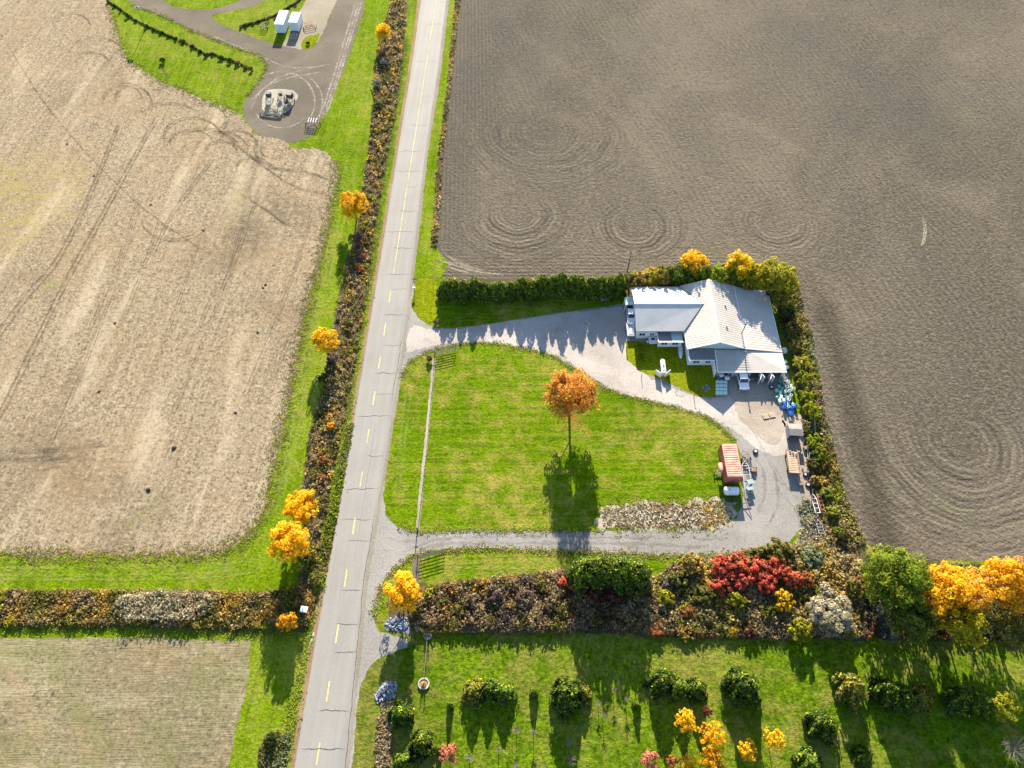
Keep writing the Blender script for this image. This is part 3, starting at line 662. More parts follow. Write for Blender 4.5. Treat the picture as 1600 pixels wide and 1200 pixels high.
# trees behind the house
bh = [(985,440,1.9,4.6,'olive','gold'),(1003,436,2.0,5.0,'gold','olive'),(1022,433,2.2,5.2,'yelgreen','rust'),(1040,431,2.2,5.6,'olive','gold'),(1058,430,2.4,6.0,'cedar','green')]
for i,(u,v,r,h,p,p2) in enumerate(bh):
    shrub('hedge_shrub', ['dull olive','golden brown','yellow green mottled','olive and gold','dark green'][i]+' shrub behind the west wing roof, %s from the cedar hedge' % ORD[i+1], u, v, r*1.25, h, p, 2200, .28, 30+i, 'shrubs behind the west wing', pal2=p2, nclump=20)
tree('yellow_tree', 'bright yellow tree behind the house, above the end of the west wing roof', 1085, 411, 3.2, 4.6, 'yellow', 5000, seed=40, sq=.9)
tree('yellow_tree', 'wide golden yellow tree behind the main roof of the house', 1155, 415, 3.5, 5.2, 'yellow', 6000, seed=41, sq=.85, pal2='yelgreen')
for i,(u,v,r,h,p,p2) in enumerate([(1078,431,2.2,5.8,'cedar','lime'),(1102,431,2.1,6.4,'green','lime'),(1124,431,2.1,6.8,'lime','green'),(1147,434,2.1,6.4,'cedar','green'),(1170,436,2.2,6.8,'green','yelgreen')]):
    shrub('hedge_shrub', ['dark green','mid green','lime green','deep green','green and yellow'][i]+' shrub behind the main roof, %s from its west end' % ORD[i+1], u, v, r*1.25, h, p, 2200, .28, 50+i, 'shrubs behind the main roof', pal2=p2, nclump=20)
tree('yellow_green_tree', 'large yellow green tree at the back corner of the house beside the ploughed field', 1213, 433, 4.3, 5.0, 'yelgreen', 11000, seed=60, pal2='olive', nclump=44)
tree('yellow_green_tree', 'thin yellow green tree between the main roof and the corner tree', 1188, 430, 3.0, 4.7, 'yelgreen', 6000, seed=61, pal2='yellow')
for i,(u,v,r,h,p,p2) in enumerate([(1206,452,2.0,4.2,'olive','tan'),(1222,468,2.3,4.6,'olive','yelgreen'),(1231,492,1.9,3.6,'dkgreen','olive'),(1237,515,1.8,3.2,'dkgreen','gold'),(1243,540,1.7,2.6,'olive','gold'),(1250,566,1.7,2.4,'yelgreen','tan'),(1256,592,1.7,2.6,'lime','olive'),(1262,618,1.7,2.6,'lime','yelgreen'),(1268,642,1.8,2.8,'yelgreen','lime'),(1262,668,1.3,1.8,'olive','tan'),(1272,690,2.0,3.2,'lime','green'),(1283,712,2.0,3.2,'green','lime'),(1270,725,1.6,2.6,'olive','dkgreen'),(1274,750,1.3,2.0,'gold','tan'),(1292,770,1.5,2.0,'lime','sage'),(1300,800,1.5,2.0,'yelgreen','sage'),(1312,832,1.6,2.2,'olive','lime')]):
    cn = {'olive':'dull olive','dkgreen':'dark green','yelgreen':'yellow green','lime':'bright lime','green':'mid green','gold':'golden brown'}[p]
    shrub('boundary_shrub', '%s shrub, %s from the house corner in the row beside the ploughed field' % (cn, ORD[i+1]), u, v, r*(1.12 if i < 10 else .85), h*(1 if i < 10 else .75), p, 1500, .22, 70+i, 'shrubs along the east boundary', pal2=p2)

# --- yellow trees along the west ditch
tree('yellow_tree', 'bright yellow tree beside the ditch, the northern one opposite the ploughed field corner', 552, 321, 3.6, 4.2, 'yellow', 6000, 'yellow trees along the ditch', seed=2, pal2='orange')
tree('yellow_tree', 'yellow tree beside the ditch opposite the driveway entrance', 510, 531, 3.0, 3.6, 'yellow', 4500, 'yellow trees along the ditch', seed=3)
tree('yellow_tree', 'orange yellow tree behind the largest one beside the ditch at the field corner', 469, 790, 3.2, 4.6, 'orange', 6000, 'yellow trees along the ditch', seed=4, pal2='yellow')
tree('yellow_tree', 'largest orange yellow tree at the corner of the stubble field', 452, 848, 3.8, 5.0, 'orange', 8000, 'yellow trees along the ditch', seed=5, pal2='yellow')
tree('yellow_tree', 'small yellow tree beside the ditch at the top of the photo', 600, 50, 2.4, 3.2, 'yellow', 2600, 'yellow trees along the ditch', seed=6, trunk=.1)
tree('golden_sapling', 'small golden sapling at the end of the west hedgerow beside the white box', 448, 972, 1.7, 3.2, 'orange', 1800, seed=7, trunk=.08, size=.22)
tree('yellow_tree', 'bushy orange yellow tree by the road at the west end of the south hedgerow', 628, 925, 3.5, 3.8, 'orange', 7000, seed=8, pal2='yellow', size=.21)
# little bushes in the ditch
for i,(u,v,r,h,p,l) in enumerate([(601,95,1.7,2.2,'grey','bare grey bush in the ditch just south of the small yellow tree'),(588,130,1.6,1.8,'grey','smoky grey bush leaning over the grass verge'),(591,165,1.5,1.5,'dkgreen','dark low bush below the smoky grey one in the ditch'),(560,372,1.9,2.0,'purple','dull purple bush in the shade of the northern yellow tree'),(563,420,1.0,1.0,'rust','small rusty bush in the ditch south of the purple bush'),(566,400,.9,1.0,'coral','pinkish tan bush in the ditch beside the road grass'),(517,666,.9,1.2,'orange','little orange bush alone in the ditch, opposite the middle of the lawn'),(506,718,1.0,1.1,'rust','rust coloured bush in the ditch below the little orange one'),(503,747,.8,.9,'rust','smallest rusty bush in the ditch above the two big yellow trees'),(520,560,1.3,1.5,'purple','purplish bush in the ditch just south of the second yellow tree'),(505,590,1.3,1.4,'dkgreen','dark green bush at the edge of the ditch shade'),(490,905,1.5,1.8,'olive','olive bush in the ditch at the west hedgerow corner')]):
    shrub('ditch_shrub', l, u, v, r, h, p, 600, .2, 120+i)

# --- hedgerow south of the driveway
for i,(u,v,r,h,l) in enumerate([(915,892,2.8,7.4,'westernmost'),(942,889,2.9,7.9,'second'),(968,891,2.8,7.6,'third'),(994,895,2.7,7.3,'easternmost')]):
    x, y, _ = W(u, v, h*.6); t = thing('evergreen_tree', l+' tree of the dark evergreen clump south of the driveway', 'tree', (x,y,0), rnd.uniform(0,6), 'dark evergreen clump')
    mobj('crown', cone_crown('crown', r, h, 6500, PAL['dkcon'], PAL['lime'], 20+i, .25, power=.45), t); MB().tube((0,0,-.1),(0,0,h*.8), .14, .03, 6).build('trunk', m_bark, t)
sumac = [(1030,'a')]
for i,(u,v,r,h,p,l) in enumerate([
 (882,907,1.5,2.4,'red','bright red sumac west of the dark evergreen clump'),
 (897,915,1.3,2.2,'rust','orange red sumac touching the evergreen clump'),
 (925,925,2.2,3.0,'darkred','dark wine red sumac in the shade below the evergreen clump'),
 (958,932,2.3,2.8,'darkred','maroon sumac beneath the middle of the evergreen clump'),
 (992,925,1.8,2.8,'olive','olive bush on the east side of the evergreen clump'),
 (1128,888,2.3,3.2,'red','scarlet sumac at the north-west of the red thicket'),
 (1125,915,2.0,3.0,'red','deep scarlet sumac at the west edge of the red thicket'),
 (1152,880,2.2,3.2,'red','scarlet sumac at the top of the red thicket'),
 (1160,905,2.1,3.0,'red','crimson sumac in the centre of the red thicket'),
 (1187,888,2.2,3.1,'red','light red sumac in the north of the red thicket'),
 (1196,912,2.1,2.8,'red','crimson sumac in the south of the red thicket, above the yellow shrub'),
 (1216,885,2.2,3.0,'red','orange red sumac at the east end of the red thicket'),
 (1240,905,1.9,2.8,'red','dark red sumac beside the pale seed head bushes'),
 (1262,905,1.5,2.4,'rust','rusty orange sumac at the far east of the red thicket'),
 (1152,938,1.7,2.8,'yelgreen','yellow bush in front of the red thicket, the western one'),
 (1224,938,1.9,3.0,'yellow','golden bush in front of the red thicket, beside the pale bush'),
 (1250,985,2.2,3.2,'yelgreen','yellow bush leaning over the nursery grass below the pale bush'),
 (1080,882,2.2,2.8,'gold','golden topped olive bush by the driveway west of the red thicket'),
 (1062,905,2.0,2.6,'olive','grey olive bush south of the golden topped one'),
 (1040,935,1.8,2.2,'yelgreen','yellow green bush east of the evergreen clump'),
 (1100,930,2.0,2.4,'olive','dusty olive bush west of the scarlet sumacs'),
 (1218,862,2.6,3.0,'olive','large olive bush at the driveway bend'),
 (1188,868,1.8,2.4,'olive','smaller olive bush between the driveway and the red thicket'),
 (1300,955,4.4,4.0,'pale','large pale bush covered in white seed heads in the south hedgerow'),
 (1268,868,2.2,1.8,'sage','whitish sage bush at the end of the gravel bend'),
 (1340,920,2.0,3.4,'olive','olive bush west of the big green tree'),
 (1170,985,1.6,1.4,'darkred','maroon low bush at the edge of the nursery grass'),
 (1145,988,1.0,1.1,'yellow','small yellow bush at the edge of the nursery grass'),
 (1070,988,1.7,1.2,'gold','low golden bush at the edge of the nursery grass'),
 (1025,985,1.5,1.3,'rust','low rusty bush beside the evergreen clump shade')]):
    shrub('sumac' if p in ('red','darkred') else 'hedgerow_shrub', l, u, v, r, h, p, int(420*r*r+500), .25, 150+i, pal2={'red':'coral','pale':'pale','gold':'olive','darkred':'brown','yellow':'olive','yelgreen':'olive'}.get(p), nclump=26 if r > 2 else 16)
for i,(u,v,r,h,p,l) in enumerate([(672,928,1.3,1.8,'yelgreen','yellow green bush just right of the roadside orange tree in the hedgerow'),(690,945,1.5,1.8,'olive','olive bush low in the west part of the south hedgerow'),(706,922,1.4,1.6,'rust','rust brown bush on the north side of the hedgerow, near its west end'),(735,938,1.7,2.4,'brown','dark brown bush in the hedgerow below the striped lawn'),(742,918,1.1,1.5,'orange','small orange tinted bush on the hedgerow\'s north side'),(775,928,1.8,2.5,'purple','purplish bare bush in the middle of the west hedgerow stretch'),(800,912,1.3,1.6,'tan','tan bush where the lawn narrows above the hedgerow'),(822,935,1.8,2.6,'purple','larger purplish bush west of the bright red sumac'),(848,915,1.4,1.9,'olive','olive bush just west of the bright red sumac'),(862,945,1.5,2.2,'brown','brown bush south-west of the bright red sumac'),(858,972,.9,1.1,'lime','small lime bush at the reeds edge left of the evergreen shade'),(1075,955,1.5,1.8,'rust','dull rusty bush in the hedgerow above the low golden one'),(1105,960,1.5,1.7,'tan','tan brush clump south of the dusty olive bush'),(1200,955,1.5,1.9,'green','green bush between the two yellow bushes below the red thicket'),(1042,912,1.3,1.6,'grey','grey twiggy bush at the lawn notch east of the evergreens')]):
    shrub('hedgerow_shrub', l, u, v, r, h, p, int(420*r*r+300), .2, 400+i, pal2='tan' if p in ('brown','purple','grey') else 'olive')
tree('green_tree', 'big round green tree in the south hedgerow beside the ploughed field', 1400, 903, 5.7, 6.6, 'green', 15000, seed=80, trunk=.25, nclump=60, pal2='lime', size=.25)
tree('orange_tree', 'orange tree touching the east side of the big green tree', 1478, 920, 4.7, 6.4, 'orange', 11000, 'orange trees of the south hedgerow', seed=81, nclump=44, pal2='yellow')
tree('orange_tree', 'half bare orange tree between two denser orange trees in the hedgerow', 1526, 925, 4.2, 5.6, 'orange', 5000, 'orange trees of the south hedgerow', seed=82, pal2='tan', nclump=40)
tree('orange_tree', 'tall deep orange tree at the right edge of the photo', 1580, 912, 4.6, 8.0, 'orange', 11000, 'orange trees of the south hedgerow', seed=83, nclump=44, pal2='yellow', sq=1.25)
tree('orange_tree', 'orange tree just beyond the right edge of the photo', 1650, 925, 4.2, 7.0, 'orange', 3500, 'orange trees of the south hedgerow', seed=84)
tree('green_tree', 'spreading dark green tree overhanging the nursery grass', 1425, 968, 4.0, 4.8, 'green', 9000, seed=85, pal2='olive', nclump=40)
tree('yellow_green_tree', 'bright yellow green tree overhanging the nursery grass below the orange trees', 1502, 978, 3.8, 4.8, 'yelgreen', 9000, seed=86, nclump=40, pal2='yellow')
tree('green_tree', 'dark bushy tree at the right edge below the tall orange tree', 1580, 985, 3.4, 4.2, 'olive', 3000, seed=87)
shrub('hedgerow_shrub', 'rusty leaved bush at the west foot of the big green tree', 1352, 912, 1.8, 3.0, 'rust', 1100, .25, 190)
shrub('hedgerow_shrub', 'brown bush between the two overhanging trees', 1455, 955, 2.0, 3.0, 'brown', 1100, .25, 191)

# --- uncountable scrub
for i in range(4):   # ditch in four lengths
    pass
dl = [(x+1,y) for x,y in ditchL]; dr = [(x-1,y) for x,y in ditchR]
scrub('ditch_scrub', 'brown and tan weeds filling the roadside ditch', 'weeds', dl + dr[::-1], 6500, 15, (.3,1.25), (.3,.8), [('brown',.7),('tan',1.5),('olive',1.4),('purple',.25),('gold',1.2),('dkgreen',.5),('rust',.2),('yelgreen',.6),('pale',.35)], 1, .2, patch=.6)
scrub('south_hedgerow_scrub', 'tangled purple brown brush in the south hedgerow', 'brush', [(640,925),(700,912),(800,902),(895,892),(1000,895),(1000,985),(700,980),(645,975)], 3600, 24, (.6,2.2), (.4,1.0), [('purple',.7),('brown',1.1),('tan',1.5),('rust',.45),('olive',1.2),('gold',.6)], 2, .22, patch=.5)
scrub('south_hedgerow_scrub', 'mixed olive and tan brush around the red sumacs', 'brush', [(1003,918),(1058,880),(1180,862),(1280,850),(1345,880),(1350,995),(1000,988)], 3600, 22, (.4,1.9), (.4,1.0), [('olive',1.4),('tan',1.5),('brown',.8),('purple',.3),('rust',.4),('gold',.7),('yelgreen',.5)], 3, .24)
scrub('south_hedgerow_scrub', 'dark undergrowth beneath the orange trees of the south hedgerow', 'brush', [(1345,880),(1500,885),(1750,890),(1750,1000),(1345,998)], 1800, 18, (.6,2.0), (.4,1.0), [('dkgreen',1.2),('brown',1),('olive',1),('rust',.6),('grey',.6)], 4, .26)
scrub('dry_reeds', 'straw coloured reeds edging the nursery grass', 'reeds', [(648,966),(900,964),(900,989),(700,988),(652,989)], 2200, 12, (.4,1.2), (.15,.35), [('tan',1.4),('pale',.5),('gold',.5)], 5, .14, upright=1)
scrub('dry_reeds', 'pinkish tan reeds below the red sumacs', 'reeds', [(1005,962),(1130,965),(1240,975),(1240,1000),(1005,992)], 1300, 12, (.4,1.1), (.2,.4), [('tan',1.2),('coral',.4),('brown',.8),('darkred',.3)], 6, .16, upright=1)
scrub('west_hedgerow_scrub', 'brown weeds of the west hedgerow', 'brush', [(-80,924),(200,924),(420,927),(470,915),(492,930),(480,978),(380,982),(200,976),(-80,976)], 4600, 14, (.3,1.2), (.35,.8), [('olive',1.5),('tan',1.2),('brown',.7),('gold',1.2),('rust',.25),('yelgreen',.8)], 7, .2, patch=.5)
scrub('seedhead_weeds', 'whitish seed heads massed in the west hedgerow', 'weeds', [(190,935),(260,925),(330,930),(335,955),(300,970),(200,970),(180,955)], 900, 14, (.9,2.3), (.3,.6), [('pale',1.4),('sage',.7),('tan',.8),('gold',.4)], 8, .18)
scrub('rubble_weeds', 'dry pale weeds over the rubble mound beside the lower driveway', 'weeds', [(940,800),(965,789),(1020,787),(1090,785),(1130,780),(1140,815),(1110,826),(945,826)], 900, 9, (.03,.14), (.1,.4), [('pale',.9),('tan',1.8),('sage',.5),('gold',.5)], 9, .16, upright=0)
scrub('yard_edge_weeds', 'pale weeds where the gravel bend meets the east boundary', 'weeds', [(1245,790),(1262,780),(1290,830),(1300,890),(1262,895),(1238,858),(1256,822)], 700, 12, (.2,.9), (.2,.6), [('pale',1),('sage',1.2),('tan',.8),('lime',.4)], 10, .18)
scrub('boundary_weeds', 'weeds under the shrub row of the east boundary', 'weeds', [(1234,470),(1262,500),(1288,640),(1318,770),(1352,852),(1300,862),(1275,780),(1262,660),(1244,560),(1228,480)], 2000, 12, (.2,1.1), (.3,.7), [('olive',1),('gold',.9),('tan',1),('lime',.7),('brown',.7),('sage',.6)], 11, .2)
scrub('field_margin_weeds', 'dead brown weeds between the road verge and the ploughed field', 'weeds', [(718,-60),(727,-60),(719,0),(712,60),(701,160),(691,250),(686,330),(682,385),(674,385),(679,330),(684,250),(696,160),(706,60),(712,0)], 1800, 9, (.2,.7), (.2,.5), [('tan',1.2),('brown',1.2),('gold',.9),('olive',.6)], 12, .2)
scrub('rock_weeds', 'weedy stones along the grass strip east of the road', 'weeds', [(598,1095),(612,1095),(612,1180),(606,1240),(585,1240),(586,1180),(590,1130)], 420, 10, (.1,.5), (.2,.5), [('pale',.7),('sage',1),('tan',.8),('gold',.5)], 13, .18)
scrub('verge_weeds', 'pale tufts around the dark bush on the west verge', 'weeds', [(415,1150),(440,1140),(455,1150),(440,1230),(408,1230),(405,1175)], 420, 10, (.1,.6), (.2,.5), [('sage',1.2),('pale',.5),('olive',1)], 14, .18)
scrub('pasture_weeds', 'tufted long grass between the lawn and the west fields', 'grass', [(470,870),(505,850),(515,800),(530,730),(545,660),(553,660),(535,760),(520,840),(505,920),(490,930)], 900, 10, (.2,.6), (.2,.5), [('lime',1.4),('olive',1),('green',.8),('sage',.6),('tan',.5)], 15, .16)
# ragged grass fringe where turf meets field and gravel
def fringe(name, label, line, wid, n, pals, seed, hr=(.06,.22), size=.13):
    rs = np.random.RandomState(seed+700); pts = [Vector(W2(*p)) for p in line]
    seg = [(pts[i+1]-pts[i]).length for i in range(len(pts)-1)]; cum = np.cumsum([0]+seg); P = np.zeros((n,2))
    for i, s in enumerate(rs.uniform(0, cum[-1], n)):
        j = min(len(seg)-1, int(np.searchsorted(cum, s)-1)); t = (s-cum[j])/seg[j]; d = (pts[j+1]-pts[j])/seg[j]
        q = pts[j].lerp(pts[j+1], t) + Vector((-d.y,d.x))*rs.normal()*wid; P[i] = (q.x,q.y)
    n = n*2; P = np.vstack([P, P+rs.normal(size=P.shape)*.35]); k = 3; idx = np.repeat(np.arange(n), k); m = n*k; H = rs.uniform(*hr, n)
    g = rs.normal(size=(m,3)); g /= np.linalg.norm(g,axis=1,keepdims=True); g[:,2] = abs(g[:,2])
    loc = np.empty((m,3)); loc[:,:2] = P[idx]+g[:,:2]*.30; loc[:,2] = g[:,2]*H[idx]*.45+.04
    c = np.zeros((n,3)); kd = rs.choice(len(pals), n)
    for i, pn in enumerate(pals): s = kd == i; c[s] = pal_cols(PAL[pn], int(s.sum()), rs)
    nr = g*.35+rs.normal(size=(m,3))*.25; nr[:,2] += 1.1; nr[:,1] += .35
    return tag(mobj(name, leaf_mesh(name, loc, nr, size, c[idx], m_leaf, 1.6, rs=rs)), label, 'grass', kind='stuff')
scrub('house_undergrowth', 'yellowish undergrowth between the house and the ploughed field', 'brush', [(985,430),(1060,424),(1150,418),(1236,422),(1250,470),(1246,540),(1236,540),(1205,462),(1140,440),(1000,445)], 1100, 20, (.6,2.6), (.5,1.0), [('yelgreen',1.1),('olive',1.1),('gold',.9),('green',.9),('tan',.5)], 16, .24)
fringe('grass_fringe', 'ragged grass edge of the stubble field', [(524,250),(527,285),(515,335),(500,400),(481,480),(463,560),(447,640),(430,720),(414,790),(396,828),(368,852),(325,866),(200,870),(0,866)], .9, 2600, ['tan','olive','lime'], 1)
fringe('grass_fringe', 'grass edge between the road shoulder and the ditch', [(635,60),(620,150),(600,270),(586,370),(573,450),(560,530),(548,610),(535,690),(520,775),(505,860),(494,930),(482,990),(462,1090),(446,1190)], .45, 2400, ['lime','olive','green'], 2)
fringe('grass_fringe', 'grass edge of the upper lawn beside the gravel', [(628,590),(643,563),(680,546),(720,538),(770,536),(820,545),(865,557),(910,585),(950,610),(1010,627),(1070,640),(1110,655),(1150,690)], .25, 900, ['lime','olive'], 3, (.05,.15))
fringe('grass_fringe', 'weedy grass edge along the lower gravel driveway', [(622,824),(652,831),(700,829),(900,829),(940,829)], .2, 400, ['lime','olive'], 4, (.05,.2))
fringe('grass_fringe', 'weedy southern edge of the lower gravel driveway', [(584,965),(592,925),(612,892),(640,871),(665,862),(760,857),(900,862),(1050,868),(1150,868)], .25, 800, ['lime','olive','tan'], 5, (.05,.25))
fringe('grass_fringe', 'tufted southern edge of the west hedgerow', [(-60,980),(100,979),(200,980),(380,990),(470,986)], .4, 1200, ['lime','olive','green'], 6)
fringe('grass_tufts', 'green and tan tufts creeping over the rubble mound', [(935,806),(950,792),(1000,787),(1060,787),(1120,783),(1140,800),(1120,824),(1050,826),(960,826)], .7, 420, ['lime','olive','tan'], 23, (.05,.2))
fringe('leaf_litter', 'fallen orange leaves scattered under the lone maple', [(880,650),(893,655),(906,650),(893,645),(880,655)], 2.2, 150, ['maple','gold'], 24, (.02,.04), .12)
fringe('leaf_litter', 'fallen yellow leaves scattered under the golden hedge', [(700,470),(800,468),(900,468),(960,470)], 1.6, 160, ['yelgreen','gold'], 7, (.02,.05), .12)
fringe('grass_fringe', 'grass edge of the farm track', [(385,152),(410,120),(417,100),(405,86),(360,72),(300,48),(255,25),(205,8)], .35, 500, ['lime','olive'], 8)
fringe('grass_fringe', 'grass edge of the stubble field below the light pole', [(168,5),(182,50),(200,95),(250,128),(320,155),(372,178)], .8, 700, ['lime','tan','olive'], 9)

# --- nursery trees
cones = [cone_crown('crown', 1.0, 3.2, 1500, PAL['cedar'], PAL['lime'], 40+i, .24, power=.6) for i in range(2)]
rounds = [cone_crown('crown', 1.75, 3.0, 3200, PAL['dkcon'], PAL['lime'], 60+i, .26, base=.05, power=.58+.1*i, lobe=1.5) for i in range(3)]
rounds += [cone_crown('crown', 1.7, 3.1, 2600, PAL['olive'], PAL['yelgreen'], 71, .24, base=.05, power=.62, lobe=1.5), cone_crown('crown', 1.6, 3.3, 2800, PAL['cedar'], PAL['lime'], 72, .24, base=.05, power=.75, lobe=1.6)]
ntr = MB().tube((0,0,-.1),(0,0,2.0), .06, .02, 6).build('trunk', m_bark); nt_data = ntr.data; bpy.data.objects.remove(ntr)
nursery = [ # u,v,scale,kind,label
 (703,1098,.62,'c','slim dark conifer in the nursery right of the round planter'),(740,1076,1.0,'r','bushy spruce at the west side of the first double clump'),(764,1074,.95,'r','middle spruce of the first double clump'),(788,1078,.95,'r','reddish topped spruce at the east side of the first double clump'),
 (834,1078,.65,'c','slim conifer alone between the two big clumps'),(885,1084,1.25,'R','tall spruce with star shaped top west of the evergreen clump shadow'),(912,1078,.8,'r','small round spruce touching the star topped one'),
 (625,1112,.95,'r','spruce nearest the road in the nursery, below the stone heap'),(628,1188,.9,'R','yellowish spruce at the bottom edge near the road'),(658,1160,1.0,'R','dark spruce at the bottom edge below the round planter'),(686,1166,.5,'c','very small dark conifer beside the salmon sapling'),
 (995,1098,.6,'c','slim conifer left of the third clump'),(1034,1062,1.05,'R','tall spruce at the west of the third clump'),(1062,1072,.95,'r','middle spruce of the third clump'),(1088,1074,.95,'r','lime topped spruce at the east of the third clump'),
 (1160,1070,1.35,'R','broad golden green spruce east of the third clump'),(1330,1075,1.2,'R','broad lime topped spruce in the open grass on the right'),(1284,1130,1.15,'R','spruce with grey tips below the open grass'),(1265,1190,1.1,'r','spruce cut by the bottom edge below the grey tipped one'),
 (1385,1078,1.2,'R','dark spruce at the west of the shaded row'),(1412,1088,1.1,'r','dark spruce second in the shaded row'),(1442,1086,1.1,'r','dark spruce in the middle of the shaded row'),(1500,1090,1.15,'R','dark spruce right of the sunlit grass streak'),(1535,1094,1.1,'r','dark spruce at the east of the shaded row'),
 (1120,1215,1.0,'R','spruce just below the picture under the yellow maples'),(1350,1180,.8,'r','small pale green spruce near the bottom edge on the right'),(760,1225,1.0,'r','spruce just below the picture in the west nursery')]
for i,(u,v,s,k,l) in enumerate(nursery):
    x,y,_ = W(u, v+4, 1.4*s); t = thing('nursery_conifer', l, 'tree', (x,y,0), rnd.uniform(0,6), 'conifers of the nursery')
    f1 = rnd.uniform(.82,1.15); t.scale = (s*f1,s*rnd.uniform(.85,1.12),s*rnd.uniform(.9,1.2)) if k != 'R' else (s*f1,s*1.0,s*rnd.uniform(1.25,1.6))
    mobj('crown', cones[i%2] if k=='c' else rounds[(i*3)%5], t); mobj('trunk', nt_data, t)
def bare_sapling(u, v, h, r, label, seed, n=22):
    q = random.Random(seed); x,y,_ = W(u,v,h*.75); t = thing('bare_sapling', label, 'tree', (x,y,0), 0, 'bare saplings of the nursery')
    MB().tube((0,0,-.05),(0,0,h*.7), .05, .03, 6).build('trunk', m_bark, t); m = MB()
    for i in range(n):
        a = q.uniform(0,6.3); z = h*q.uniform(.5,.75); L = r*q.uniform(.5,1); m.tube((0,0,z), (math.cos(a)*L, math.sin(a)*L, z+L*q.uniform(.3,.9)), .025, .012, 4)
        m.tube((math.cos(a)*L*.5, math.sin(a)*L*.5, z+L*.3), (math.cos(a+.5)*L, math.sin(a+.5)*L, z+L*.6), .018, .01, 4)
    m.build('branches', m_twig, t)
for i,(u,v,h,r,l) in enumerate([(779,1172,2.4,.5,'bare sapling, leftmost of the four slim ones below the first clump'),(807,1141,2.6,.6,'bare sapling with pinkish twigs left of its near twin'),(834,1142,2.6,.6,'bare sapling with pinkish twigs right of its near twin'),(806,1195,2.2,.5,'bare sapling at the bottom edge below the pinkish pair'),(733,1185,2.8,.8,'whitish bare sapling in the shade of the first clump'),(889,1162,3.0,.8,'whitish bare sapling in the shade of the star topped spruce'),(892,1187,3.0,1.0,'spreading whitish bare sapling at the bottom edge'),(1585,1172,4.0,2.2,'large bare whitish tree at the bottom right corner'),(960,1078,2.4,.5,'thin bare sapling right of the evergreen clump shadow'),(980,1092,2.4,.5,'thin bare sapling left of the slim conifer'),(936,1098,2.2,.5,'thin bare sapling in the tip of the evergreen clump shadow'),(943,1118,2.2,.4,'thin bare sapling below the tip of the evergreen clump shadow')]):
    bare_sapling(u, v, h, r, l, i, 60 if r > 2 else 26)
for i,(u,v,r,hc,p,n,l) in enumerate([(702,1178,1.6,1.8,'coral',1100,'salmon orange sapling at the bottom edge of the nursery'),(1015,1186,1.6,1.6,'coral',900,'salmon pink sapling at the bottom edge, middle of the nursery'),(1072,1128,2.0,3.2,'yellow',1100,'yellow leaved sapling in front of the third clump'),(1115,1150,2.2,3.2,'orange',1300,'orange yellow sapling right of the yellow one'),(1112,1185,2.2,2.4,'orange',1300,'orange sapling at the bottom edge below the yellow pair'),(1167,1172,1.7,2.2,'yellow',800,'small yellow sapling at the bottom edge below the broad spruce'),(1210,1154,1.9,3.0,'yellow',650,'thin yellow sapling on a tall bare stem'),(1075,1192,1.4,1.4,'yellow',600,'low yellow bush at the bottom edge'),(1572,1105,2.4,3.2,'yelgreen',1500,'yellow green tree at the right edge of the shaded nursery'),(1050,1190,1.0,1.2,'rust',400,'little rusty bush beside the salmon pink sapling'),(1104,1112,1.0,1.8,'darkred',300,'small maroon sapling below the lime topped spruce')]):
    tree('nursery_sapling', l, u, v, r, hc, p, n, seed=200+i, size=.2, trunk=.06, nclump=22)
shrub('verge_bush', 'dark round bush on the grass verge at the lower left of the road', 422, 1155, 1.1, 1.6, 'dkgreen', 700, .2, 240)
# bushes beside the house
shrub('garden_shrub', 'yellow flecked shrub at the corner of the west wing, the upper of two', 1001, 541, .7, 1.3, 'olive', 420, .16, 241, pal2='yelgreen')
shrub('garden_shrub', 'yellow flecked shrub lower in the bed left of the gas tank', 1002, 556, .6, 1.1, 'olive', 380, .16, 242, pal2='yelgreen')
shrub('garden_shrub', 'brown leafed bush at the north end of the gravel strip fence', 671, 560, .7, 1.2, 'brown', 450, .18, 243)
shrub('garden_shrub', 'reddish bush where the driveway meets the hedge lawn', 682, 503, .8, .9, 'brown', 450, .18, 244)
# north-west shrub rows beside the farm track
rowpts = [(168,2),(178,8),(188,15),(199,24),(212,32),(228,40),(240,46),(252,51),(262,56),(274,60),(286,65),(300,72),(312,80),(322,86),(332,84),(345,90),(358,94),(370,98),(383,104),(392,107)]
for i,(u,v) in enumerate(rowpts):
    shrub('track_shrub', '%s bush from the photo\'s top edge in the thin row above the stubble field' % ORD[i+1], u, v, rnd.uniform(.35,.7) if i < 10 else rnd.uniform(.6,1.1), rnd.uniform(.5,1.0), 'brown' if i > 16 else 'dkgreen', 260, .25, 260+i, 'bushes in the row by the farm track', nclump=8)
shrub('track_shrub', 'lone dark bush on the grass below the light pole', 254, 94, 1.0, 1.2, 'dkgreen', 300, .22, 290)
shrub('track_shrub', 'dark bush on the small grass patch beside the containers', 481, 67, .6, .8, 'dkgreen', 200, .2, 291)
for i,(u,v) in enumerate([(376,42),(384,40),(395,36),(404,33),(418,30),(430,24),(441,18),(452,12),(462,5)]):
    shrub('track_shrub', '%s bush from the left in the row behind the white containers' % ORD[i+1], u, v, rnd.uniform(.4,.7), rnd.uniform(.5,.9), 'dkgreen' if i%2 else 'brown', 220, .22, 300+i, 'bushes in the row behind the containers', nclump=8)

def thin_row(pts, label, seed):
    w_ = .35; P_ = [(u+0,v-.8) for u,v in pts] + [(u,v+.9) for u,v in pts[::-1]]
    scrub('row_weeds', label, 'weeds', P_, 420, 9, (.2,.6), (.15,.35), [('dkgreen',1.2),('brown',1.2),('tan',.6),('olive',.8)], seed, .2)
thin_row(rowpts, 'thin line of dead weeds under the bush row by the farm track', 21)
thin_row([(376,42),(404,34),(430,24),(462,5),(475,-5)], 'thin line of dead weeds under the row behind the containers', 22)

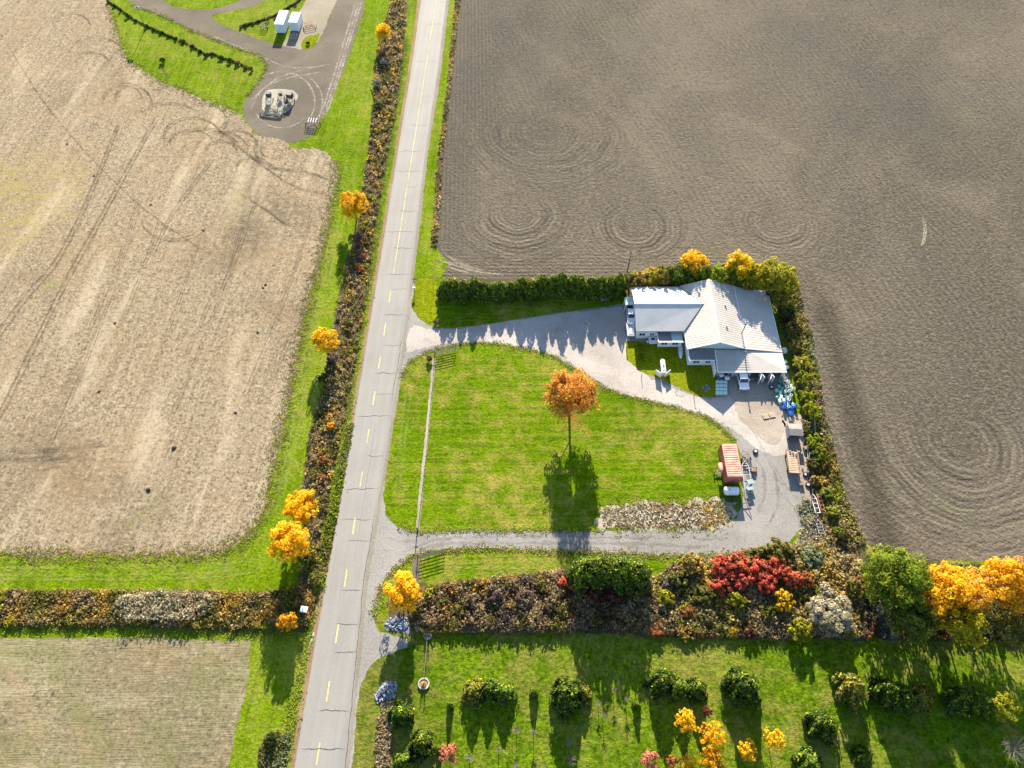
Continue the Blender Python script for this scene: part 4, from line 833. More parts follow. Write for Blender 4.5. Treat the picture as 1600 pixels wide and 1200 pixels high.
# ------------------------------------------------------------------ the house
m_roof = None
def roofmat(name, c, dirt=.2, rough=.45):
    k = NM(name, rough, .4); p = k.P(); f = k.noise(p, .35, 5, .6); g = k.noise(p, 3, 4, .7)
    cc = k.mix(k.rng(f, .45, .75, 0, dirt), c, tuple(x*.62 for x in c)); cc = k.mix(k.rng(g, .5, .8, 0, dirt*.6), cc, tuple(x*.75 for x in c))
    st = k.noise(k.map(p, (.25,3.5,1)), 1, 2); cc = k.mix(k.rng(st, .5,.75,0,dirt*.5), cc, tuple(x*.7 for x in c))
    k.col(cc); return k.m
m_roof = roofmat('white painted steel roofing', (.395,.362,.318), .45)
m_roof_w = roofmat('clean white steel roofing', (.46,.45,.425), .35)
m_wallw = plain('white vinyl siding', (.62,.64,.64), .6, .3, .08, 1.5)
m_trim = plain('white trim', (.72,.72,.72), .5, .3, .05)
m_shingle = plain('grey asphalt shingles', (.17,.16,.165), .9, .15, .3, 4, bump=.4)
m_dark = plain('dark grey metal', (.06,.06,.065), .6, .4, .2)
m_glass = NM('window glass', .08, .6).col((.03,.04,.05)).m
m_steel = plain('galvanised steel', (.42,.43,.44), .45, .5, .15, 3, metal=.6)
m_conc = gravel_mat('concrete', (.30,.29,.27), (.36,.35,.33), (.42,.41,.39), .2)
EV, RG, LO = 2.75, 5.0, 2.1
XW, XR, XB, XE = 33.2, 38.95, 44.5, 51.3     # west eave, ridge, break, east eave
YS, YN = 79.0, 94.2
house = thing('house', 'large white metal roofed house with a west wing and an attached garage, beside the hedge', 'house', (XW, YS, 0))
def H_(p): return (p[0]-XW, p[1]-YS, p[2])
def plane(name, pts, mat, th=.12, parent=house, **k): return MB().slab([H_(p) for p in pts], th).build(name, mat, parent, **k)
def seams(parent, a, b, c, d, n, mat=m_roof, r=.019):
    """raised ribs running from edge a-b to edge c-d"""
    m = MB(); a,b,c,d = (Vector(H_(p)) for p in (a,b,c,d)); up = Vector((0,0,r*.5))
    for i in range(1, n):
        t = i/n; m.tube(a.lerp(b,t)+up, c.lerp(d,t)+up, r, r, 4, False)
    return m.build('seam', mat, parent, kind='stuff')
# walls
wl = MB(); 
def wallbox(x0,y0,x1,y1,h): wl.box(H_(((x0+x1)/2,(y0+y1)/2,h/2)), (x1-x0,y1-y0,h))
wallbox(XW+.35, YS+.35, XB-.1, YN-.35, EV-.25); wallbox(XB-.1, YS+.352, XE-.35, YN-.352, LO-.15)
WX0, WY0, WY1, WR = 23.9, 83.05, 94.0, 4.35; WE = 2.8
wallbox(WX0+.3, WY0+.35, XW+.35, WY1-.35, WE-.15)
wl.build('wall', m_wallw, house)
g = MB(); g.add([H_(p) for p in ((XW+.05,YS+.3,EV-.2),(XB+1,YS+.3,EV-.25),(XR,YS+.3,RG-.12),(XW+.05,YS+.42,EV-.2),(XB+1,YS+.42,EV-.25),(XR,YS+.42,RG-.12))], [(0,1,2),(5,4,3),(0,3,4,1),(1,4,5,2),(2,5,3,0)])
g.build('gable', plain('pale green gable siding', (.34,.47,.43), .7, .2, .1), house)
MB().box(H_((36.6,YS+.24,3.55)), (.9,.08,.25)).build('gable_vent', m_dark, house)
# main roof: west slope, east slope, lower east slope
wr = plane('roof', [(XW,YS,EV),(XR,YS,RG),(XR,YN,RG),(XW,YN,EV)], m_roof); seams(wr, (XW,YS,EV),(XW,YN,EV),(XR,YS,RG),(XR,YN,RG), 28)
er = plane('roof', [(XR,YS,RG),(XB,YS,EV+.05),(XB,YN+.1,EV+.05),(XR,YN,RG)], m_roof); seams(er, (XR,YS,RG),(XR,YN,RG),(XB,YS,EV+.05),(XB,YN,EV+.05), 28)
lr_ = plane('roof', [(XB,YS-.05,EV+.03),(XE,YS-.3,LO),(XE,92.3,LO),(XB,YN+.08,EV+.03)], m_roof); seams(lr_, (XB,YS,EV+.03),(XB,YN,EV+.03),(XE,YS-.3,LO),(XE,92.3,LO), 26)
MB().tube(H_((XR,YS-.03,RG+.02)), H_((XR,YN+.03,RG+.02)), .13, .13, 6).build('ridge_cap', m_trim, house)
MB().tube(H_((XB,YS,EV+.08)), H_((XB,YN,EV+.08)), .07, .07, 6).build('ridge_cap', m_trim, house)
fa = MB(); fa.tube(H_((XW,YS-.06,EV-.05)), H_((XR,YS-.06,RG-.05)), .09, .09, 4); fa.tube(H_((XR,YS-.06,RG-.05)), H_((XB,YS-.06,EV)), .09, .09, 4); fa.tube(H_((XE+.05,YS-.3,LO-.05)), H_((XE+.05,92.3,LO-.05)), .08, .08, 4); fa.tube(H_((XW,YS+.4,EV-.07)), H_((XW+.02,83,EV-.07)), .08,.08,4)
fa.build('fascia', m_trim, house)
# west wing: ridge runs east into the main roof
WYM = (WY0+WY1)/2; xr = XW+(WR-EV)/(RG-EV)*(XR-XW)
n_ = plane('roof', [(WX0,WYM,WR+.01),(xr,WYM,WR+.01),(XW-.02,WY1,WE+.1),(WX0-.05,WY1,WE)], m_roof_w, label='white north slope of the west wing roof')
seams(n_, (WX0,WYM,WR),(xr-.4,WYM,WR),(WX0,WY1,WE),(XW-.5,WY1,WE), 20, m_roof_w, .015)
s_ = plane('roof', [(WX0,WY0,WE),(XW-.02,WY0,WE+.1),(xr,WYM,WR+.01),(WX0,WYM,WR+.01)], m_roof_w, label='shaded south slope of the west wing roof')
seams(s_, (WX0,WY0,WE),(XW-.5,WY0,WE),(WX0,WYM,WR),(xr-.4,WYM,WR), 20, m_roof_w, .015)
MB().tube(H_((WX0-.02,WYM,WR+.03)), H_((xr,WYM,WR+.03)), .08,.08,6).build('ridge_cap', m_trim, house)
gm = MB(); gm.add([H_(p) for p in ((WX0+.3,WY0+.35,WE-.2),(WX0+.3,WY1-.35,WE-.2),(WX0+.3,WYM,WR-.2),(WX0+.42,WY0+.35,WE-.2),(WX0+.42,WY1-.35,WE-.2),(WX0+.42,WYM,WR-.2))], [(0,2,1),(3,4,5),(0,1,4,3),(1,2,5,4),(2,0,3,5)]); gm.build('gable', m_wallw, house)
vm = MB(); vm.tube(H_((XW-.02,WY1,WE+.14)), H_((xr,WYM,WR+.04)), .05,.05,4); vm.tube(H_((XW-.02,WY0,WE+.14)), H_((xr,WYM,WR+.04)), .07,.07,4); vm.build('valley_flashing', m_dark, house)
gt = MB(); gt.box(H_(((WX0+XW)/2, WY0-.04, WE-.06)), (XW-WX0-.1,.1,.1)); gt.build('gutter', m_dark, house)
# sun porch in front of the west wing: flat roof half grey, half translucent
px0, px1 = 28.1, 32.9; py1 = WY0+.3; py0 = 81.0
MB().box(H_(((px0+px1)/2,(py0+py1)/2+.15,1.0)), (px1-px0-.3, py1-py0-.4, 2.0)).build('porch_wall', m_wallw, house)
MB().box(H_((px0+1.3,(py0+py1)/2,2.12)), (2.6, py1-py0, .12)).build('porch_roof', m_shingle, house, label='grey half of the porch roof')
MB().box(H_((px0+3.65,(py0+py1)/2,2.14)), (2.05, py1-py0, .12)).build('porch_roof', plain('pale green plastic sheet', (.30,.38,.34), .4, .4, .12, 2), house, label='pale green half of the porch roof')
fr = MB(); fr.box(H_((px0-.02,(py0+py1)/2,2.16)), (.1,py1-py0+.1,.16)); fr.box(H_(((px0+px1)/2,py0-.02,2.15)), (px1-px0+.1,.1,.16)); fr.build('porch_trim', m_trim, house)
# south bay under the gable: dark shingle lean-to over a white wall
bx0, bx1 = 33.5, 38.45; by1 = YS+.3; by0 = 76.9
plane('bay_roof', [(bx0,by0,2.15),(bx1,by0,2.15),(bx1,by1,2.6),(bx0,by1,2.6)], m_shingle, .1)
MB().box(H_(((bx0+bx1)/2,(by0+by1)/2+.1,1.0)), (bx1-bx0-.1, by1-by0-.25, 2.0)).build('bay_wall', m_wallw, house)
fr = MB(); fr.box(H_((bx0-.05,(by0+by1)/2,2.38)), (.12,by1-by0,.14), rx=math.atan(.45/2.4)); fr.box(H_(((bx0+bx1)/2,by0-.05,2.1)), (bx1-bx0+.1,.1,.16)); fr.build('bay_trim', m_trim, house)
# garage lean-to
gx0, gx1 = 38.6, 51.4; gy0 = 74.3
gr_ = plane('garage_roof', [(gx0,gy0,2.05),(gx1,gy0,2.05),(gx1,YS-.32,2.42-.4),(44.6,YS-.1,2.5),(gx0,YS-.1,2.5)], m_roof, .1)
seams(gr_, (gx0,gy0,2.07),(gx0,YS-.1,2.52),(44.6,gy0,2.07),(44.6,YS-.1,2.52), 9); 
fr = MB(); fr.box(H_(((gx0+gx1)/2,gy0-.06,1.98)), (gx1-gx0+.1,.1,.2)); fr.tube(H_((gx0-.06,gy0,2.03)), H_((gx0-.06,YS,2.48)), .09,.09,4); fr.build('garage_trim', m_trim, house)
gw = MB(); gw.box(H_((gx0+.25,(gy0+YS)/2+.2,1.0)), (.14,YS-gy0-.3,1.95)); gw.box(H_((gx1-.3,(gy0+YS)/2+.2,.95)), (.14,YS-gy0-.3,1.9))
for xx in (41.6, 44.9, 46.7, 48.6, 50.9): gw.box(H_((xx,gy0+.25,.97)), (.16,.16,1.9))
gw.build('garage_wall', m_wallw, house)
pl = MB(); pl.box(H_((gx0-.4,(gy0+YS)/2-.4,1.1)), (.1,3.9,2.0)); pl.build('wing_wall', m_trim, house)
# windows and doors
def window(x, y, z, w_, h_, face='s', name='window'):
    d = (w_,.06,h_) if face in 'ns' else (.06,w_,h_)
    f = MB(); t = .07
    if face == 's':
        for dx in (-w_/2, 0, w_/2): f.box(H_((x+dx,y,z)), (t,.1,h_+t))
        for dz in (-h_/2, h_/2): f.box(H_((x,y,z+dz)), (w_+t,.102,t))
        fo = f.build(name, m_trim, house); MB().box(H_((x,y+.02,z)), (w_,.05,h_)).build('pane', m_glass, fo)
    else:
        for dx in (-w_/2, 0, w_/2): f.box(H_((x,y+dx,z)), (.1,t,h_+t))
        for dz in (-h_/2, h_/2): f.box(H_((x,y,z+dz)), (.102,w_+t,t))
        fo = f.build(name, m_trim, house); MB().box(H_((x+.02,y,z)), (.05,w_,h_)).build('pane', m_glass, fo)
window(25.3, WY0+.31, 1.4, 1.2, .9); window(27.2, WY0+.31, 1.4, .8, .9)
window(29.4, py0+.30, 1.2, 1.2, .8); window(31.5, py0+.30, 1.2, 1.2, .8); window(35, by0+.17, 1.2, 1.2, .8); window(37.2, by0+.17, 1.2, 1.0, .8)
window(WX0+.25, 86, 1.4, 1.3, .9, 'w'); window(WX0+.25, 91, 1.4, 1.1, .9, 'w')
MB().box(H_((43.3,gy0+.28,.95)), (2.9,.06,1.8)).build('garage_door', plain('blue grey garage door', (.30,.36,.42), .6), house)
def leafdoor(x, y, rz, w_=1.7):
    m = MB(); c, s = math.cos(rz), math.sin(rz); m.box(H_((x+c*w_/2, y+s*w_/2, .95)), (w_,.06,1.8), rz=rz)
    o = m.build('open_door', plain('shaded white door', (.55,.56,.58), .6), house); f = MB()
    f.box(H_((x+c*w_/2, y+s*w_/2, 1.88)), (w_+.1,.1,.08), rz=rz); f.box(H_((x+c*w_/2, y+s*w_/2, .04)), (w_+.1,.1,.08), rz=rz)
    f.box(H_((x+c*(w_+.02), y+s*(w_+.02), .95)), (.09,.1,1.9), rz=rz); f.build('door_frame', m_trim, o)
leafdoor(46.9, gy0+.1, R(-112)); leafdoor(46.6, gy0+.1, R(-66), 1.3); leafdoor(48.8, gy0+.1, R(-112)); leafdoor(48.4, gy0+.1, R(-66), 1.3)
# stove pipe with guys, vents
pp = W(1159, 521, 3.0); zz = EV+.05+(XB-pp[0])/(XB-XR)*(RG-EV)
MB().tube(H_((pp[0],pp[1],2.7)), H_((pp[0],pp[1],6.1)), .10,.10,8).tube(H_((pp[0],pp[1],6.05)), H_((pp[0],pp[1],6.25)), .17,.17,8).build('stove_pipe', m_dark, house)
vt = MB(); 
for (u,v) in ((1164,551),(1160,535)): q = W(u,v,2.6); vt.tube(H_((q[0],q[1],2.2)), H_((q[0],q[1],3.1)), .09,.09,8)
vt.build('roof_vent', m_steel, house)
for (vx,vy) in ((36.8,91.5),(41.6,88.5),(41.0,83.2)):
    vz = RG - abs(vx-XR)/(XR-XW)*(RG-EV); MB().lathe(H_((vx,vy,vz-.05)), (0,0,1), [(0,.16),(.3,.16),(.32,.24),(.42,.2)], 10).build('roof_vent', m_steel, house)
# awning on the west gable
ax, ay, _ = W(984, 471, 2.1)
aw = thing('lean_to_awning', 'small pale awning roof against the west gable of the house', 'awning', (ax, ay, 0))
MB().slab([(-1.0,-.9,2.15),(.95,-.9,2.2),(.95,.9,2.35),(-1.0,.9,2.3)], .08).build('canopy', plain('pale green tin', (.42,.50,.48), .5, .4, .1), aw)
for sx in (-.9,.8):
    for sy in (-.8,.8): MB().box((sx,sy,1.05), (.09,.09,2.1)).build('leg', m_trim, aw)

# ------------------------------------------------------------------ vehicles and yard things
m_tyre = plain('black rubber', (.02,.02,.02), .8, .2, .2)
m_rim = plain('steel wheel', (.45,.45,.45), .4, .5, .1, metal=.5)
def wheel(par, x, y, r=.34, w_=.22, axis='x', rim=True, name='wheel'):
    d = (1,0,0) if axis == 'x' else (0,1,0)
    a = Vector((x,y,r)) - Vector(d)*w_/2
    o = MB().lathe(a, d, [(0,r*.62),(.02,r*.92),(.06,r),(w_-.06,r),(w_-.02,r*.92),(w_,r*.62)], 14).build(name, m_tyre, par, True)
    if rim: MB().lathe(a-Vector(d)*.006, d, [(0,r*.3),(.02,r*.6),(w_-.01,r*.6),(w_+.012,r*.3)], 12).build('rim', m_rim, o)
    return o
def profile(m, prof, w0, wtop=None):
    """prof = [(y, z, halfwidth)] loop swept across x"""
    n = len(prof); vs = [(-p[2],p[0],p[1]) for p in prof] + [(p[2],p[0],p[1]) for p in prof]
    m.add(vs, [tuple(range(n)), tuple(range(2*n-1,n-1,-1))] + [(i, i+n, (i+1)%n+n, (i+1)%n) for i in range(n)]); return m
def pickup(label, u, v, rz, body, name='pickup_truck'):
    x,y,_ = W(u,v,.8); t = thing(name, label, 'truck', (x,y,0), rz)
    m = MB(); h=.92
    profile(m, [(2.55,.42,.82),(2.6,.75,.85),(2.5,.98,.86),(1.3,1.06,h),(-2.5,1.06,h),(-2.6,.5,.88),(-2.4,.38,.85),(2.4,.38,.82)][::-1], h)
    b = m.build('body', body, t)
    profile(MB(), [(1.35,1.06,.88),(.75,1.66,.74),(-.55,1.72,.74),(-.85,1.08,.88)][::-1], .8).build('cab', body, t)
    ws = MB(); ws.add([(-.78,1.30,1.13),(.78,1.30,1.13),(.68,.80,1.62),(-.68,.80,1.62)], [(0,1,2,3)]); ws.add([(-.76,-.84,1.15),(.76,-.84,1.15),(.68,-.62,1.62),(-.68,-.62,1.62)], [(3,2,1,0)])
    for s in (-1,1): ws.add([(s*.885,1.1,1.12),(s*.885,-.7,1.14),(s*.755,-.5,1.64),(s*.755,.7,1.6)], [(0,1,2,3) if s<0 else (3,2,1,0)])
    o = ws.build('window', m_glass, t); [setattr(vv,'co', vv.co + Vector((0,.012 if vv.co.y>0 else -.012,.012))) for vv in o.data.vertices]
    MB().box((0,-1.72,1.07), (1.55,1.55,.03)).build('cargo_bed', m_dark, t)
    for s in (-1,1):
        wheel(t, s*.82, 1.65); wheel(t, s*.82, -1.6); MB().box((s*.6,2.58,.78), (.3,.06,.16)).build('headlight', m_glass, t)
    return t
m_white = plain('white vehicle paint', (.66,.67,.68), .35, .5, .06)
pickup('pickup with dark windscreen parked against the west wall of the house', 986, 490, R(180), m_white)
# utility trailer south of the pickup
x,y,_ = W(985,516,.6); t = thing('utility_trailer', 'pale open trailer with a load parked below the pickup by the house', 'trailer', (x,y,0), 0)
MB().box((0,0,.62),(1.35,2.9,.1)).build('bed', m_steel, t); fr=MB()
for s in (-1,1): fr.box((s*.7,0,.82),(.06,2.9,.35))
fr.box((0,-1.45,.82),(1.4,.06,.35)); fr.box((0,1.9,.55),(.1,1.0,.1)); fr.build('side_rail', m_trim, t)
MB().box((0,-.35,.85),(.95,1.6,.4)).build('load', plain('pale blue grey boxes', (.45,.52,.56), .6), t)
for s in (-1,1): wheel(t, s*.85, 0, .3, .18)
for i,(u,v,c,l) in enumerate([(982,504,(.5,.52,.5),'pale lump of scrap above the trailer'),(991,512,(.6,.55,.52),'pinkish white scrap panel leaning by the house wall')]):
    x,y,_=W(u,v,.3); m=MB(); m.box((0,0,.28),(.8,.5,.5),rz=.4); m.tube((-.3,.2,.1),(.5,.6,.7),.06,.04,6); tag(m.build('scrap_item', plain('scrap %d'%i, c), None), l, 'scrap').location=(x,y,.03)
# riding mower-like white cart by the wing wall
x,y,_ = W(1020,532,.5); t = thing('garden_cart', 'white box shaped garden cart beneath the west wing wall', 'cart', (x,y,0), R(4))
MB().box((0,0,.55),(1.5,1.3,.6)).build('body', m_white, t); MB().box((0,.1,.87),(.7,.5,.06)).build('lid', m_dark, t)
for s in (-1,1):
    for q in (-1,1): wheel(t, s*.62, q*.45, .22, .14, rim=False)
x,y,_ = W(1012,534,.3); t = thing('bucket', 'small white bucket left of the garden cart', 'bucket', (x,y,.03)); MB().lathe((0,0,0),(0,0,1),[(0,.22),(.4,.28),(.42,.3)],12).build('body', m_white, t, True); MB().tube((-.3,0,.4),(.3,0,.42),.015).build('handle', m_dark, t)
# canoe standing by the bay
x,y,_ = W(1064,546,.4); t = thing('canoe', 'pale upturned canoe lying between the porch and the bay window', 'boat', (x,y,0), R(-6))
m=MB(); st=[(-2,.05,.12),(-1.5,.3,.3),(-.7,.45,.42),(.7,.45,.42),(1.5,.3,.3),(2,.05,.12)]; n=7; vs=[]; fs=[]
for (yy,hw,hh) in st:
    for i in range(n): a=math.pi*i/(n-1); vs.append((hw*math.cos(a),yy,.05+hh*math.sin(a)))
for k_ in range(len(st)-1):
    for i in range(n-1): fs.append((k_*n+i,k_*n+i+1,(k_+1)*n+i+1,(k_+1)*n+i))
m.add(vs,fs); m.build('hull', plain('pale blue hull', (.55,.62,.66), .4), t, True); MB().tube((0,-1.95,.19),(0,1.95,.19),.03).build('keel', m_trim, t)
# propane tank and its two screens
x,y,_ = W(1036,572,.8); t = thing('propane_tank', 'white capsule shaped gas tank standing on the lawn in front of the house', 'gas tank', (x,y,0), 0)
MB().lathe((0,-1.5,.85),(0,1,0),[(0,.05),(.08,.25),(.25,.42),(.45,.48),(2.55,.48),(2.75,.42),(2.92,.25),(3.0,.05)],16).build('tank', m_white, t, True)
MB().lathe((0,0,1.3),(0,0,1),[(0,.2),(.2,.2),(.28,.1)],12).build('valve_dome', m_trim, t, True)
for q in (-.9,.9): MB().box((0,q,.22),(.7,.16,.44)).build('leg', m_conc, t)
for s,u,l in ((1,1028.5,'left'),(-1,1043.5,'right')):
    x,y,_ = W(u,582.5,.9); t2 = thing('screen_panel', 'white screen panel standing on the %s of the gas tank end' % l, 'screen', (x,y,0), R(-40*s))
    MB().box((0,0,.75),(1.25,.07,1.3)).build('panel', m_trim, t2)
    for q in (-.6,.6): MB().box((q,0,.72),(.09,.1,1.45)).build('post', m_white, t2)
x,y,_ = W(1036,581,0); sheet('mulch_bed', [(1030,577),(1042,577),(1044,583),(1036,588),(1028,583)], .040, m_dirt, amp=.05, step=.2)
# fire pit / ornament on the house lawn
x,y,_ = W(1104,605,.3); t = thing('stone_ornament', 'blue grey heap of stones in a pale ring on the house lawn', 'garden ornament', (x,y,0))
def stones(name, mat, parent, n, r, hh, smin, smax, seed, zf=1):
    q = random.Random(seed); m = MB()
    for i in range(n):
        a=q.uniform(0,6.3); d=r*math.sqrt(q.random()); s=q.uniform(smin,smax); z=hh*(1-(d/r)**2)*q.random()
        c=Vector((math.cos(a)*d, math.sin(a)*d*zf, z+s*.35)); pr=[]
        for (ph,rr) in ((-.9,.55),(-.1,1),(.7,.6)):
            pr += [c+Vector((math.cos(a+j*1.257)*s*rr*q.uniform(.75,1.1), math.sin(a+j*1.257)*s*rr*q.uniform(.75,1.1), ph*s*.6)) for j in range(5)]
        m.add(pr, [(0,1,6,5),(1,2,7,6),(2,3,8,7),(3,4,9,8),(4,0,5,9),(5,6,11,10),(6,7,12,11),(7,8,13,12),(8,9,14,13),(9,5,10,14),(10,11,12,13,14)])
    return m.build(name, mat, parent, kind='stuff')
m_stone = plain('blue grey field stone', (.15,.18,.23), .8, .3, .45, 1.5); m_stonew = plain('pale limestone', (.33,.31,.27), .85, .2, .35, 2)
stones('stone', m_stone, t, 22, .5, .6, .12, .24, 1); stones('ring_stone', m_stonew, t, 22, .85, 0, .1, .16, 2)
x,y,_ = W(603,1081,.3); t = thing('stone_heap', 'oval heap of blue grey stones on the grass beside the road', 'stone heap', (x,y,0), R(40)); stones('stone', m_stone, t, 210, 1.75, .7, .12, .26, 3, .7); stones('pale_stone', m_stonew, t, 60, 1.95, .35, .1, .2, 4, .75)
x,y,_ = W(622,974,.1); t = thing('riprap_heap', 'grey blue boulders laid at the culvert under the yellow roadside tree', 'stone heap', (x,y,0), 0); stones('stone', m_stone, t, 110, 2.0, .3, .12, .26, 5, .55)
x,y,_ = W(600,1150,.1); t = thing('edging_stones', 'loose pale stones in the weed strip near the bottom of the road', 'stones', (x,y,0), R(80)); stones('stone', m_stonew, t, 60, 3.5, .05, .1, .22, 6, .25)
x,y,_ = W(1040,806,.1); t = thing('rubble_mound', 'pale broken rubble mound beside the lower driveway', 'rubble', (x,y,0), 0); stones('rubble', plain('dry tan rubble', (.42,.37,.30), .9, .1, .3, 2), t, 280, 9.5, .25, .06, .17, 7, .19)
# green crates in rows
cm = plain('pale green plastic crate', (.38,.50,.42), .6, .3, .2, 3); first=None
for r_ in range(4):
    for c_ in range(3):
        x,y,_ = W(1121.5+c_*6.0, 597+r_*5.6, .45)
        lab = '%s crate of the %s row in the pale green grid beside the garage' % (['left','middle','right'][c_], ['top','second','third','bottom'][r_])
        if first is None:
            first = thing('plastic_crate', lab, 'crate', (x,y,0), 0, 'pale green crates beside the garage')
            b_=MB(); b_.box((0,0,.06),(.64,.62,.06))
            for s in (-1,1): b_.box((s*.30,0,.26),(.05,.62,.44)); b_.box((0,s*.29,.26),(.56,.05,.44))
            b_.build('body', cm, first); MB().box((0,0,.50),(.66,.64,.05)).build('lid', plain('mint crate lid', (.44,.58,.50), .5, .3, .15, 3), first)
        else:
            t = copy_tree(first); t.location=(x,y,0); t['label']=lab
# drums heap
def drum_proto(c, name):
    m = plain(name, c, .4, .4, .12); t = bpy.data.objects.new('drum', None); C.objects.link(t)
    MB().lathe((0,0,0),(0,0,1),[(0,.24),(.03,.28),(.28,.29),(.30,.305),(.32,.29),(.58,.29),(.60,.305),(.62,.29),(.86,.28),(.9,.24)],14).build('body', m, t, True)
    MB().lathe((0,0,.90),(0,0,1),[(0,.25),(.02,.25),(.02,.2),(.0,.19)],14).build('lid', m_trim if 'mint' in name or 'pale' in name else m, t); MB().tube((.14,0,.9),(.14,0,.95),.03,.03,8).build('cap', m_dark, t); return t
protos = {'mint': drum_proto((.46,.60,.52),'mint plastic'), 'teal': drum_proto((.10,.30,.27),'teal plastic'), 'blue': drum_proto((.05,.19,.55),'royal blue plastic'), 'paleblue': drum_proto((.22,.45,.68),'pale blue plastic')}
used = set(); q = random.Random(9)
DR = [(1219,596,'teal'),(1225,600,'teal'),(1217,603,'teal'),(1223,607,'teal'),(1231,598,'mint'),(1236,603,'mint'),(1229,606,'mint'),(1213,612,'teal'),(1220,613,'mint'),(1227,613,'mint'),(1233,612,'mint'),(1215,619,'teal'),(1221,620,'mint'),(1228,619,'mint'),(1235,619,'mint'),(1218,626,'mint'),(1225,625,'mint'),(1232,626,'mint'),(1239,609,'mint'),
 (1227,632,'blue'),(1233,631,'paleblue'),(1239,632,'blue'),(1225,637,'blue'),(1231,637,'paleblue'),(1237,638,'blue'),(1243,636,'blue'),(1233,643,'blue'),(1239,643,'blue'),(1236,648,'blue')]
labs = {'mint':'pale mint drum with white lid in the heap by the garage','teal':'dark teal drum in the heap by the garage','blue':'royal blue plastic drum at the south end of the drum heap','paleblue':'pale blue plastic drum among the royal blue ones'}
cnt = {}
for (u,v,k_) in sorted(DR, key=lambda d: d[1]):
    cnt[k_] = cnt.get(k_,0)+1
    t = protos[k_] if k_ not in used else copy_tree(protos[k_]); used.add(k_)
    x,y,_ = W(u,v,.4); t.location=(x,y,.04); t.rotation_euler=(0,0,q.uniform(0,6))
    if q.random()<.3: t.rotation_euler=(R(90),0,q.uniform(-.6,.6)); t.location=(x,y+.3,.33)
    tag(t, ORD[cnt[k_]]+' from the north: '+labs[k_], 'drum', k_+' drums in the heap')
# white jugs / items on the east wall
for i,(u,v,l) in enumerate([(1225,548,'big crumpled white sack'),(1226,566,'mint green tub'),(1229,574,'small white tub')]):
    x,y,_=W(u,v,.4); t=thing(['sack','tub','tub'][i], l+' beside the east wall of the house', ['sack','tub','tub'][i], (x,y,0), q.uniform(0,1))
    if i==0: MB().lathe((0,0,0),(0,0,1),[(0,.5),(.3,.7),(.7,.62),(1.0,.3),(1.1,.12)],9).build('body', m_white, t, True); MB().tube((0,0,1.05),(.1,.1,1.3),.07,.12,6).build('neck', m_white, t)
    else: MB().lathe((0,0,0),(0,0,1),[(0,.3),(.5,.4),(.55,.43)],12).build('body', cm if i==1 else m_white, t, True); MB().lathe((0,0,.55),(0,0,1),[(0,.44),(.04,.44),(.06,.3)],12).build('lid', m_trim, t)
# vehicle nose and bins under the garage eave
pickup('white truck nosed out from under the garage roof', 1160, 590, R(180), m_white)
for i,(u,v,c,l) in enumerate([(1127,586,(.62,.64,.66),'white rounded bin at the west end of the garage front'),(1136,591,(.55,.62,.68),'pale blue bin beside the white rounded one'),(1149,583,(.30,.36,.62),'violet blue bin left of the white truck'),(1170,593,(.72,.72,.7),'small white pot on the garage apron'),(1176,592,(.2,.12,.12),'dark red machine part on the garage apron'),(1183,591,(.14,.12,.12),'black machine part left of the open doors')]):
    x,y,_=W(u,v,.4); t=thing('bin', l, 'bin', (x,y,0), q.uniform(-.4,.4)); s=.5 if i<3 else .32
    MB().lathe((0,0,0),(0,0,1),[(0,s*.7),(s*.9,s*.95),(s*1.2,s)],10).build('body', plain('bin paint %d'%i, c, .5), t, True); MB().lathe((0,0,s*1.2),(0,0,1),[(0,s*1.05),(.06,s*1.0),(.14,s*.5)],10).build('lid', plain('bin lid %d'%i, tuple(min(.8,k_*1.2) for k_ in c), .5), t, True)
# bench-like silver thing at the hedge end
x,y,_ = W(946,468,.5); t = thing('garden_bench', 'silvery bench in the shade at the east end of the cedar hedge', 'bench', (x,y,0), 0)
for k_ in range(3): MB().box((0,.25-k_*.22,.45),(1.9,.16,.05)).build('slat', m_steel, t)
for k_ in range(2): MB().box((0,.42,.65+k_*.2),(1.9,.05,.14)).build('slat', m_steel, t)
for s in (-.8,.8): MB().box((s,0,.22),(.08,.6,.44)).build('leg', m_dark, t)
